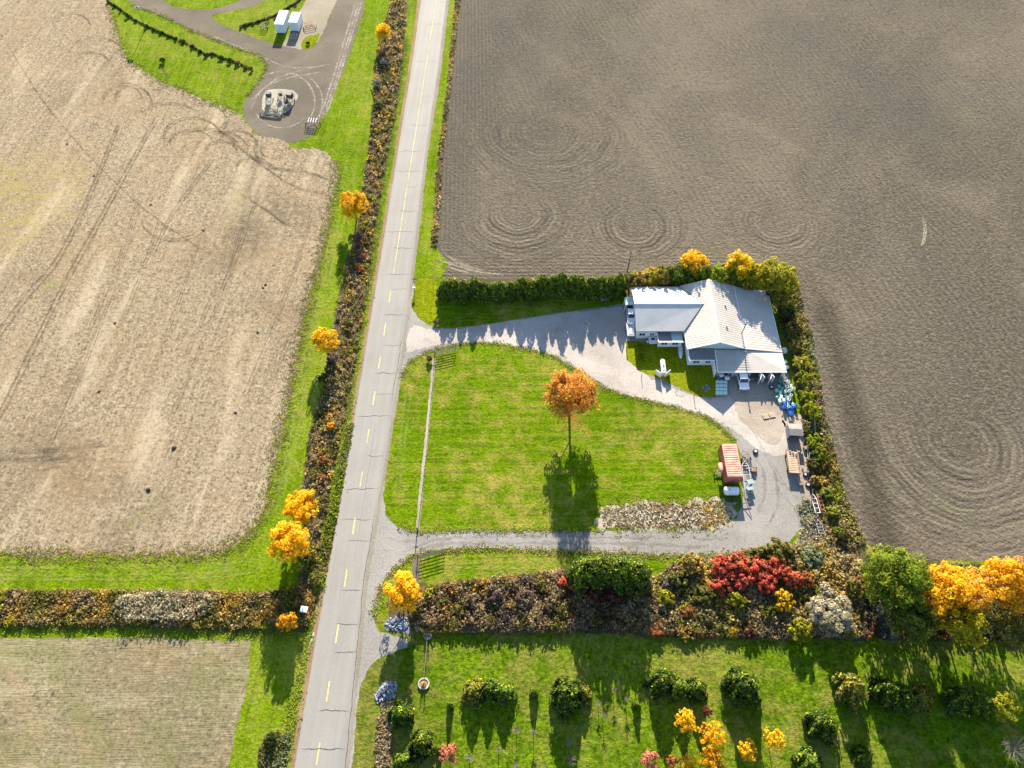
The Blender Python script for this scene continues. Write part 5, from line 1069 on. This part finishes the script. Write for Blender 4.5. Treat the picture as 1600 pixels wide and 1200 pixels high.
# red-brown shipping container
m_rust = plain('faded red container paint', (.42,.15,.10), .6, .3, .28, 1.2, bump=.2); m_rustr = plain('sun bleached red roof paint', (.56,.30,.22), .6, .3, .3, 1.0)
m_deep = plain('deep red door paint', (.40,.12,.10), .55, .3, .2, 1.2)
def container(label, ux, vx, L, Wd, Hh, rz, mside, mroof, mdoor, scale=1, name='shipping_container', ribs=14):
    x,y,_=W(ux,vx,Hh); t=thing(name,label,'container',(x,y,0),rz)
    b=MB(); b.box((0,L/2,Hh/2+.08),(Wd-.1,L-.1,Hh-.2))
    n=ribs
    for i in range(n):
        yy=.25+(L-.5)*i/(n-1)
        for s in (-1,1): b.box((s*(Wd/2-.04),yy,Hh/2),(.06,(L/n)*.5,Hh-.3))
    b.build('body',mside,t); f=MB()
    for s in (-1,1):
        f.box((s*(Wd/2-.03),L/2,.08),(.1,L,.16)); f.box((s*(Wd/2-.03),L/2,Hh-.06),(.1,L,.12))
        for yy in (.03,L-.03): f.box((s*(Wd/2-.02),yy,Hh/2),(.12,.1,Hh))
    f.box((0,.03,Hh-.07),(Wd,.1,.14)); f.box((0,L-.03,Hh-.07),(Wd,.1,.14)); f.build('frame',mdoor,t)
    rf=MB(); rf.box((0,L/2,Hh-.02),(Wd-.12,L-.12,.05))
    for i in range(n): rf.box((0,.3+(L-.6)*i/(n-1),Hh+.03),(Wd-.3,(L/n)*.45,.05))
    rf.build('roof_panel',mroof,t)
    for s in (-1,1):
        d=MB().box((s*Wd*.24,-.01,Hh/2+.02),(Wd*.46,.06,Hh-.35)).build('door',mdoor,t); lb=MB()
        for q_ in (.12,.36): lb.tube((s*Wd*q_,-.07,.2),(s*Wd*q_,-.07,Hh-.25),.025,.025,6)
        lb.build('locking_bar',m_steel,d)
    return t
container('faded red shipping container with a ribbed roof at the edge of the lawn', 1149, 745, 6.3, 2.6, 2.75, R(1), m_rust, m_rustr, m_deep)
# white tank in front
x,y,_ = W(1143,767,.9); t = thing('water_tank', 'white horizontal tank lying in the shade before the red container', 'tank', (x,y,0), R(90))
MB().lathe((0,-1.25,.85),(0,1,0),[(0,.3),(.06,.6),(.18,.72),(.5,.74),(.52,.77),(.6,.77),(.62,.74),(1.85,.74),(1.87,.77),(1.95,.77),(1.97,.74),(2.32,.72),(2.44,.6),(2.5,.3)],18).build('tank', m_white, t, True)
MB().tube((0,.5,1.55),(0,.5,1.72),.2,.2,10).build('lid', plain('grey blue lid', (.3,.38,.48), .5), t)
for q_ in (-.8,.8): MB().box((0,q_,.12),(1.2,.18,.24)).build('cradle', m_dark, t)
# brown fuel tank on stand at the left with axle arms
x,y,_ = W(1126,731,1.6); t = thing('fuel_tank', 'brown upright cylinder tank on a stand left of the red container', 'tank', (x,y,0), 0)
MB().lathe((0,-.9,1.7),(0,1,0),[(0,.1),(.08,.32),(.2,.4),(1.6,.4),(1.72,.32),(1.8,.1)],14).build('tank', m_rustr, t, True)
for a,b in ((-.35,-.6),(.35,-.6),(-.35,.6),(.35,.6)): MB().tube((a*1.4,b,0),(a*.8,b,1.4),.04,.04,6).build('leg', m_dark, t)
x,y,_ = W(1127,741,.5); t = thing('farm_axle', 'rusty axle with black wheels lying left of the red container', 'machinery', (x,y,0), R(-4))
MB().tube((-1.1,0,.35),(1.0,0,.35),.07,.07,8).build('beam', m_dirt, t); wheel(t,-1.2,0,.35,.16); wheel(t,1.0,0,.3,.14)
MB().box((0,.35,.4),(1.4,.14,.1)).build('frame', plain('tan timber', (.36,.27,.18), .8), t)
# machinery right of the container
def frame_machine(name, label, u, v, rz, L, Wd, mat, seed, cat='machinery', wheels=True, tines=6, h=.5):
    x,y,_=W(u,v,h); t=thing(name,label,cat,(x,y,0),rz); q_=random.Random(seed)
    m=MB()
    for s in (-1,1): m.tube((s*Wd/2,-L/2,h),(s*Wd/2,L/2,h),.05,.05,6)
    for k_ in range(4): yy=-L/2+L*k_/3; m.tube((-Wd/2,yy,h),(Wd/2,yy,h),.045,.045,6)
    m.tube((-Wd/2,L/2,h),(0,L/2+.9,h*.8),.05,.05,6); m.tube((Wd/2,L/2,h),(0,L/2+.9,h*.8),.05,.05,6); m.build('frame',mat,t)
    for k_ in range(tines):
        xx=-Wd/2+Wd*k_/(tines-1); yy=q_.uniform(-L/2,L/2)
        mm=MB(); mm.tube((xx,yy,h),(xx,yy-.15,.2),.03,.03,5); mm.tube((xx,yy-.15,.2),(xx,yy+.12,.04),.03,.05,5); mm.build('tine',m_dark,t)
    if wheels:
        for s in (-1,1): wheel(t,s*(Wd/2+.18),-.1,.3,.15)
    return t
frame_machine('cultivator', 'small dark cultivator at the upper right of the red container', 1166, 716, R(10), 1.4, 1.3, m_dark, 1)
frame_machine('harrow', 'long pale blue grey harrow frame beside the red container', 1167, 748, R(-3), 5.0, 1.2, plain('pale blue grey steel', (.4,.47,.5), .5, .4), 2, tines=8)
x,y,_ = W(1172,728,.4); t = thing('drawbar', 'black drawbar with small wheels across the harrow top', 'machinery', (x,y,0), R(-25)); MB().tube((-1.2,0,.4),(1.2,0,.4),.07,.07,8).build('beam', m_dark, t); wheel(t,1.1,0,.3,.16); wheel(t,-1.1,0,.28,.14)
for i,(u,v,l) in enumerate([(1173,752,'upper'),(1172,762,'lower')]):
    x,y,_=W(u,v,1.0); t=thing('sheet_stack', l+' blue grey metal sheet propped beside the harrow', 'sheet metal', (x,y,0), R(12)); MB().box((0,0,.9),(1.1,.9,.05),rx=R(-15)).build('sheet', plain('blue grey sheet', (.06,.12,.16), .5), t)
    for s in (-.4,.4): MB().box((s,.1,.43),(.06,.06,.82)).build('prop', m_dark, t)
x,y,_ = W(1170,790,.6); t = thing('lean_pole', 'long dark metal pole lying towards the driveway below the harrow', 'pole', (x,y,0), R(8)); MB().tube((0,-2.0,.15),(-.5,2.4,1.0),.06,.05,6).build('shaft', m_dark, t); MB().box((-.25,.6,.4),(1.8,.1,.1)).build('cross_bar', m_dark, t)
x,y,_ = W(1153,790,.3); frame_machine('plough', 'low dark plough in the shadow below the white tank', 1150, 785, R(80), 2.2, 1.4, m_dark, 5, wheels=False, tines=6, h=.35)
# east side: shed, wagon, debris
x,y,_ = W(1243,671,2.0); t = thing('shed', 'small grey roofed open fronted shed beside the east boundary', 'shed', (x,y,0), R(-4))
sw=MB(); sw.box((-1.05,0,.95),(.08,2.2,1.9)); sw.box((1.05,0,.95),(.08,2.2,1.9)); sw.box((0,1.05,.95),(2.02,.08,1.9)); sw.build('wall', plain('weathered grey boards', (.26,.25,.24), .9,.1,.2), t)
for s in (-1,1): MB().slab([(-1.2,-1.2,1.95 if s<0 else 2.2),(1.2,-1.2,1.95 if s<0 else 2.2),(1.2,0,2.2),(-1.2,0,2.2)] if s<0 else [(-1.2,0.002,2.2),(1.2,0.002,2.2),(1.2,1.2,1.95),(-1.2,1.2,1.95)], .06).build('roof', plain('grey tin roof', (.20,.19,.175), .7,.2,.2), t)
MB().box((0,-1.05,1.7),(2.0,.1,.2)).build('lintel', m_dark, t)
x,y,_ = W(1242,738,1.05); t = thing('hay_wagon', 'wooden flatbed wagon with slatted deck parked below the shed', 'wagon', (x,y,0), R(-4))
m_wood=plain('brown weathered timber', (.30,.20,.13), .85,.15,.3,3); m_wood2=plain('pale weathered plank', (.42,.31,.22), .85,.15,.25,3); pd=None
rails=MB()
for s in (-1,1): rails.box((s*.95,2.1,1.05),(.12,4.4,.3))
rails.box((0,-.12,1.05),(2.0,.12,.3)); rails.build('side_rail', m_wood, t)
for i in range(12):
    if pd is None: po=MB().box((0,0,0),(1.7,.24,.06)).build('plank', m_wood2, t); pd=po.data
    else: po=mobj('plank', pd, t)
    po.location=(rnd.uniform(-.03,.03), .15+i*.34, .98+rnd.uniform(-.01,.01)); po.rotation_euler=(0,0,rnd.uniform(-.02,.02))
MB().box((0,2.1,.8),(.25,4.6,.2)).build('chassis', m_dark, t); MB().tube((0,4.2,.7),(0,5.4,.5),.05,.05,6).build('drawbar', m_dark, t)
for s in (-1,1): wheel(t,s*.95,.8,.38,.2); wheel(t,s*.95,3.4,.38,.2)
for i in range(5):
    x,y,_=W(1234+i*4.5,706+((i*7)%5),.9); tag(MB().lathe((0,0,0),(0,0,1),[(0,.12),(.2,.16),(.28,.1)],8).build('pot', m_wood2), ['first','second','third','fourth','fifth'][i]+' small clay pot from the left at the head of the wagon', 'pot', 'pots at the head of the wagon').location=(x,y,1.02)
for i,(u,v,rz,L,c,l) in enumerate([(1262,706,82,5,(.5,.5,.44),'long pale pole leaning in the boundary shrubs beside the shed'),(1263,722,75,3.5,(.4,.36,.28),'shorter pale pole lying below the long one in the shrubs'),(1273,662,84,4.5,(.55,.55,.5),'pale pole lying upright in the shrubs by the ploughed field'),(1250,655,-35,4,(.3,.27,.22),'thin brown pole between the drum heap and the shrubs'),(1268,780,75,3.5,(.2,.16,.13),'dark pole beside the rusty scrap rack'),(1276,812,88,3,(.15,.13,.12),'dark pole below the rusty scrap rack')]):
    x,y,_=W(u,v,.7); t=thing('loose_pole', l, 'pole', (x,y,0), R(rz)); MB().tube((-L/2,0,.35),(L/2,0,1.2),.07,.05,6).build('shaft', plain('pole paint %d'%i, c,.8), t); MB().tube((L/2-.3,0,1.12),(L/2-.3,.25,1.2),.03).build('hook', m_dark, t)
frame_machine('scrap_rack', 'white and rust coloured scrap rack in the weeds of the east boundary', 1275, 790, R(2), 2.6, .8, m_trim, 6, wheels=True, tines=5, h=.6)
frame_machine('old_cultivator', 'reddish old cultivator right of the scrap rack', 1283, 786, R(2), 2.2, .6, m_rust, 7, wheels=False, tines=5, h=.5)
frame_machine('old_harrow', 'dark old harrow sunk in weeds left of the scrap rack', 1262, 790, R(12), 1.8, 1.4, m_dark, 8, wheels=False, tines=7, h=.4)
frame_machine('hand_cart', 'small pale cart frame below the scrap rack', 1282, 826, R(3), 1.6, .9, m_steel, 9, cat='cart', wheels=True, tines=3, h=.6)
for (u,v,l) in ((1196,651,'left'),(1206,649,'right')):
    x,y,_=W(u,v); t=thing('pallet', l+' pale timber pallet lying on the yard beside the drum heap', 'pallet', (x,y,.04), R(12))
    for k_ in range(5): MB().box((0,-.4+k_*.2,.12),(1.1,.14,.03)).build('plank', m_wood2, t)
    for k_ in (-.48,0,.48): MB().box((k_,0,.05),(.1,.95,.1)).build('bearer', m_wood, t)

for i,(u,v,l) in enumerate([(1232,668,'black tyre lying beside the left wall of the shed'),(1258,742,'black tyre lying right of the wagon tail'),(1262,758,'black tyre in the dirt below the wagon'),(1205,606,'black tyre lying at the west edge of the drum heap'),(1180,706,'black tyre beside the cultivator near the red container')]):
    x,y,_=W(u,v); t=thing('scrap_item', l, 'tyre', (x,y,.05)); MB().lathe((0,0,0),(0,0,1),[(0,.3),(.02,.42),(.1,.48),(.2,.48),(.26,.42),(.28,.3)],16).build('tyre', m_tyre, t, True); MB().lathe((0,0,.1),(0,0,1),[(0,.28),(.1,.29),(.185,.25)],14).build('rim', m_rim, t)
for i,(u,v,c,l) in enumerate([(1140,582,(.5,.5,.48),'grey carton against the garage front left of the violet bin'),(1205,590,(.42,.3,.2),'brown carton between the open doors and the drums'),(1252,756,(.25,.22,.2),'dark crate in the dirt below the wagon'),(1259,700,(.3,.28,.24),'grey crate in the shrubs beside the shed'),(1236,655,(.35,.4,.42),'blue grey crate between the drum heap and the shed'),(1177,735,(.2,.1,.07),'rusty crate right of the harrow')]):
    x,y,_=W(u,v,.3); t=thing('crate', l, 'crate', (x,y,.03), q.uniform(-.5,.5)); cm_=plain('crate paint %d'%i, c,.8); MB().box((0,0,.27),(.75,.6,.5)).build('body', cm_, t)
    for k_ in (-.22,0,.22): MB().box((0,k_,.54),(.8,.16,.04)).build('slat', m_wood, t)

# fence with gates either side of the island lawn
m_post = plain('old cedar post', (.20,.16,.12), .9,.1,.3,3); m_gate = plain('dark green tubular steel', (.05,.06,.05), .5,.4,.2)
fpx = [(679,560),(676,600),(671,650),(667,700),(662,745),(657,790),(653,826)]
ft = thing('rail_fence', 'low two rail fence running down the lawn on a gravel strip', 'fence', W(679,560)); o0 = Vector(W(679,560)); P = []
fl = [Vector(W(*p)) for p in fpx]
for i in range(len(fl)-1):
    k_=3
    for j in range(k_): P.append(fl[i].lerp(fl[i+1], j/k_)-o0)
P.append(fl[-1]-o0)
pdat=None
for p in P:
    if pdat is None: po=MB().tube((0,0,-.1),(0,0,.62),.06,.05,7).build('post', m_post, ft); pdat=po.data
    else: po=mobj('post', pdat, ft)
    po.location=p; po.rotation_euler=(rnd.uniform(-.04,.04),rnd.uniform(-.04,.04),rnd.uniform(0,3))
for z in (.28,.52):
    for i in range(len(P)-1): MB().tube(P[i]+Vector((.05,0,z)),P[i+1]+Vector((.05,0,z+rnd.uniform(-.03,.03))),.035,.035,5).build('rail', m_wood, ft)
def farm_gate(label, u0, v0, u1, v1, nb=6, h=1.35):
    a=Vector(W(u0,v0)); b=Vector(W(u1,v1)); d=b-a; L=d.length; t=thing('farm_gate',label,'gate',a,math.atan2(d.y,d.x),'metal farm gates')
    f=MB()
    for x in (0,L): f.tube((x,0,.2),(x,0,h),.03,.03,6)
    f.tube((L*.35,0,.2),(L*.35,0,h),.02,.02,6); f.tube((L*.68,0,.2),(L*.68,0,h),.02,.02,6); f.build('frame',m_gate,t)
    for i in range(nb): z=.2+(h-.2)*i/(nb-1); MB().tube((0,0,z),(L,0,z),.04,.04,6).build('bar',m_gate,t)
    return t
farm_gate('six bar metal gate standing open at the top of the lawn fence', 681, 556, 712, 549)
farm_gate('six bar metal gate standing open beside the lower driveway', 656, 873, 695, 862)
def gate_post(label,u,v,h=2.0,cross=True):
    x,y,_=W(u,v); t=thing('gate_post',label,'post',(x,y,0)); MB().tube((0,0,-.1),(0,0,h),.09,.08,8).build('post',m_post,t)
    MB().box((.1,0,h-.35),(.6,.08,.08)).build('cross_arm',m_post,t)
gate_post('dark post with a short cross arm at the top of the lawn fence', 679.5, 553, 1.5); gate_post('dark gate post at the bottom end of the lawn fence by the lower driveway', 652, 829, 1.5); gate_post('weathered gate post south of the lower driveway', 653, 870, 1.4)
# driveway side posts with shadows on gravel near house
for i,(u,v,l) in enumerate([(979,545,'thin dark post at the gravel edge left of the house lawn'),(1084,620,'dark bollard on the gravel below the house lawn'),(1002,588,'short post at the corner of the pale gravel below the gas tank')]):
    x,y,_=W(u,v); t=thing('yard_post',l,'post',(x,y,.02)); MB().tube((0,0,-.05),(0,0,1.0),.06,.05,8).build('post',m_dark,t); MB().lathe((0,0,1.0),(0,0,1),[(0,.08),(.05,.06)],8).build('cap',m_dark,t)
# mailbox
x,y,_=W(648,456); t=thing('mailbox','white mailbox on a post between the road and the small lawn patch','mailbox',(x,y,0),R(90))
MB().tube((0,0,-.1),(0,0,1.15),.05,.05,6).build('post',m_post,t); mb=MB(); n=8; vs=[]
for yy in (-.3,.3):
    vs += [(-.14,yy,1.15),(.14,yy,1.15)]+[(.14*math.cos(math.pi*i/n),yy,1.33+.14*math.sin(math.pi*i/n)) for i in range(n+1)]
k_=n+3; mb.add(vs,[tuple(range(k_))[::-1],tuple(range(k_,2*k_))]+[(i,(i+1)%k_,(i+1)%k_+k_,i+k_) for i in range(k_)]); mb.build('box',m_white,t); MB().box((.16,.1,1.4),(.02,.05,.2)).build('flag',m_deep,t)
# utility pole behind the hedge
x,y,_=W(980,436); t=thing('utility_pole','grey utility pole rising behind the hedge west of the house','pole',(x,y+1.2,0)); MB().tube((0,0,-.2),(0,0,7.2),.15,.10,10).build('shaft',m_post,t); MB().box((0,0,6.7),(1.6,.1,.12)).build('cross_arm',m_post,t)
for s in (-.7,0,.7): MB().lathe((s,0,6.78),(0,0,1),[(0,.03),(.1,.07),(.2,.05)],8).build('insulator',m_trim,t)
# light pole north-west
x,y,_=W(228,44); t=thing('light_pole','tall yard light pole beside the bush row above the stubble field','light pole',(x,y,0),R(10)); MB().tube((0,0,-.2),(0,0,6.2),.10,.07,8).build('shaft',m_post,t); MB().tube((-.5,0,6.1),(.5,0,6.1),.04,.04,6).build('arm',m_steel,t)
for s in (-1,1): MB().lathe((s*.45,0,6.0),(0,-.3,-1),[(0,.12),(.2,.25),(.45,.3)],10).build('lamp_head',m_steel,t)
# white containers north-west
m_cwh=plain('white container paint', (.66,.70,.73), .5,.4,.06,1.0); m_cw2=plain('pale grey white door paint', (.55,.62,.66), .5,.4,.1)
for (fu,fv,ru,rv,wd,l,nr_) in ((435.3,38,443.8,16,2.35,'longer white container, the left of the two by the farm track',12),(457,35,463.5,19,2.3,'shorter white container, the right of the two by the farm track',10)):
    a_ = Vector(W(fu,fv,2.6)); b_ = Vector(W(ru,rv,2.6)); d_ = b_-a_
    container(l, fu, fv, d_.length, wd, 2.6, math.atan2(d_.y,d_.x)-math.pi/2, m_cwh, m_cwh, m_cw2, ribs=nr_)
frame_machine('flat_trailer', 'dark small trailer on the grass left of the white containers', 412, 40, R(-15), 2.2, 1.6, m_dark, 20, cat='trailer', tines=4, h=.8)
frame_machine('disc_harrow', 'reddish disc harrow on pale earth right of the containers', 484, 40, R(20), 2.6, 3.0, m_rust, 21, tines=10)
frame_machine('spreader', 'dark implement in the shadow before the shorter container', 459, 57, R(-5), 2.0, 1.6, m_steel, 22, tines=5)
for i,(u,v,rz,L,Wd,mt,nn,l) in enumerate([(420,150,0,1.6,1.4,m_dark,'seeder','dark upright seeder at the top left of the white chip pad'),(438,147,20,1.2,1.3,m_dark,'mower','dark mower at the top middle of the white chip pad'),(453,151,-15,2.0,1.7,m_dark,'baler','bulky dark baler at the right of the white chip pad'),(447,159,40,1.2,1.4,m_dark,'rake','dark rake in the centre of the white chip pad'),(424,170,10,1.4,2.4,m_wood,'roller','brown roller frame at the lower left of the white chip pad'),(438,173,-5,1.2,2.8,m_dark,'drill','long seed drill at the bottom of the white chip pad'),(423,178,-10,.8,5.0,m_dark,'boom','dark boom lying across the lower edge of the white chip pad'),(488,188,-5,2.0,3.2,m_dark,'hay_cart','dark cart with wheels at the edge of the turnaround')]):
    t=frame_machine(nn,l,u,v,R(rz),L,Wd,mt,30+i,tines=6,h=1.1 if i<4 or i==7 else .5)
    if i in (0,2): MB().box((0,0,1.5),(Wd*.8,L*.6,1.1)).build('shadow_box',m_dark,t); MB().box((0,0,2.07),(Wd*.84,L*.64,.06)).build('lid',m_dark,t)  # dark boxes added on these implements to throw shadows over the pad
    if i == 7:
        for q_ in (-.9,-.3,.3,.9): MB().tube((q_,-.8,1.15),(q_,.8,1.15),.09,.09,6).build('roller',m_rim,t)
    if i in (1,3): MB().lathe((-Wd*.3,0,1.0),(1,0,0),[(0,.3),(.1,.45),(Wd*.5,.45),(Wd*.6,.3)],12).build('drum',m_dark,t)
# white cabinet by the road
x,y,_=W(476,953,.6); t=thing('utility_cabinet','small white cabinet beside the road at the end of the west hedgerow','cabinet',(x,y,0),R(-8)); MB().box((0,0,.55),(1.0,.8,1.0)).build('body',m_white,t); MB().box((0,0,1.08),(1.1,.9,.06)).build('lid',m_trim,t); MB().box((0,-.42,.55),(.9,.03,.85)).build('door',m_cw2,t)
# culvert rail pale line
ribbons('culvert_rail', [([(491,988),(484,1008),(480,1020)], .25)], .05, m_conc)
# round planters joined by a white rail
def planter(label,u,v,r,flowers):
    x,y,_=W(u,v,.3); t=thing('round_planter',label,'planter',(x,y,0)); m=MB(); n=14
    for i in range(n): a=2*math.pi*i/n; m.box((math.cos(a)*r,math.sin(a)*r,.15),(.34,.22,.3),rz=a+math.pi/2)
    m.build('stone_ring',m_stonew,t); MB().lathe((0,0,0),(0,0,1),[(0,r-.1),(.2,r-.15)],14).build('soil',m_dirt,t)
    for s in (-.3,.3): MB().tube((s,-.1,0),(s,-.1,1.5),.05,.05,6).build('post',m_post,t)
    mobj('flowers', round_crown('flowers', r*.55, .45, 260, PAL[flowers], 9, .14, .8, 8), t); return (x,y)
a=planter('stone ringed planter with orange flowers at the lower end of the white rail',662,1068,.75,'orange'); b=planter('smaller stone ringed planter at the hedgerow end of the white rail',668,992,.55,'tan')
t=thing('long_rail','long thin whitish rail joining the two round planters','rail',(a[0],a[1],0)); d=Vector((b[0]-a[0],b[1]-a[1],0)); MB().tube((0,.4,.55),(d.x*.5+.05,d.y*.5,.6),.06,.06,6).tube((d.x*.5+.05,d.y*.5,.6),(d.x,d.y-.4,.55),.06,.06,6).build('rail',m_twig,t)
for f_ in (.1,.5,.9): MB().tube((d.x*f_,d.y*f_,0),(d.x*f_,d.y*f_,.55),.04,.04,6).build('support',m_post,t)
# clods / dark stones in stubble field
q=random.Random(4); k_=0
for (u,v,l) in [(415,445,'upper dark clod of soil in the stubble field near the verge'),(411,450,'lower dark clod of soil in the stubble field near the verge'),(318,360,'dark clod at the end of the curved rut'),(236,320,'dark clod beside the diagonal rut'),(403,520,'small dark clod near the right of the stubble field'),(368,645,'dark clod in the middle right of the stubble field'),(232,766,'black rotten branch heap in the lower stubble field'),(272,700,'dark stalk heap above the branch heap'),(105,225,'dark clod on the diagonal rut under the bushes row'),(147,275,'dark clod further down the diagonal rut'),(180,505,'dark clod in the left middle of the stubble field'),(155,612,'dark clod low in the left of the stubble field')]:
    x,y,_=W(u,v); m=MB(); s=.30 if 'heap' not in l else .5; n=9
    m.lathe((0,0,0),(q.uniform(-.3,.3),q.uniform(-.3,.3),1),[(0,s*.9),(s*.25,s*.8),(s*.5,s*.3)],n)
    m.v=[(a*q.uniform(.6,1.4),b*q.uniform(.5,1.1),c) for a,b,c in m.v]
    tag(m.build('soil_clod',plain('wet black soil',(.035,.026,.02),.9,.1)),l,'clod').location=(x,y,.02)
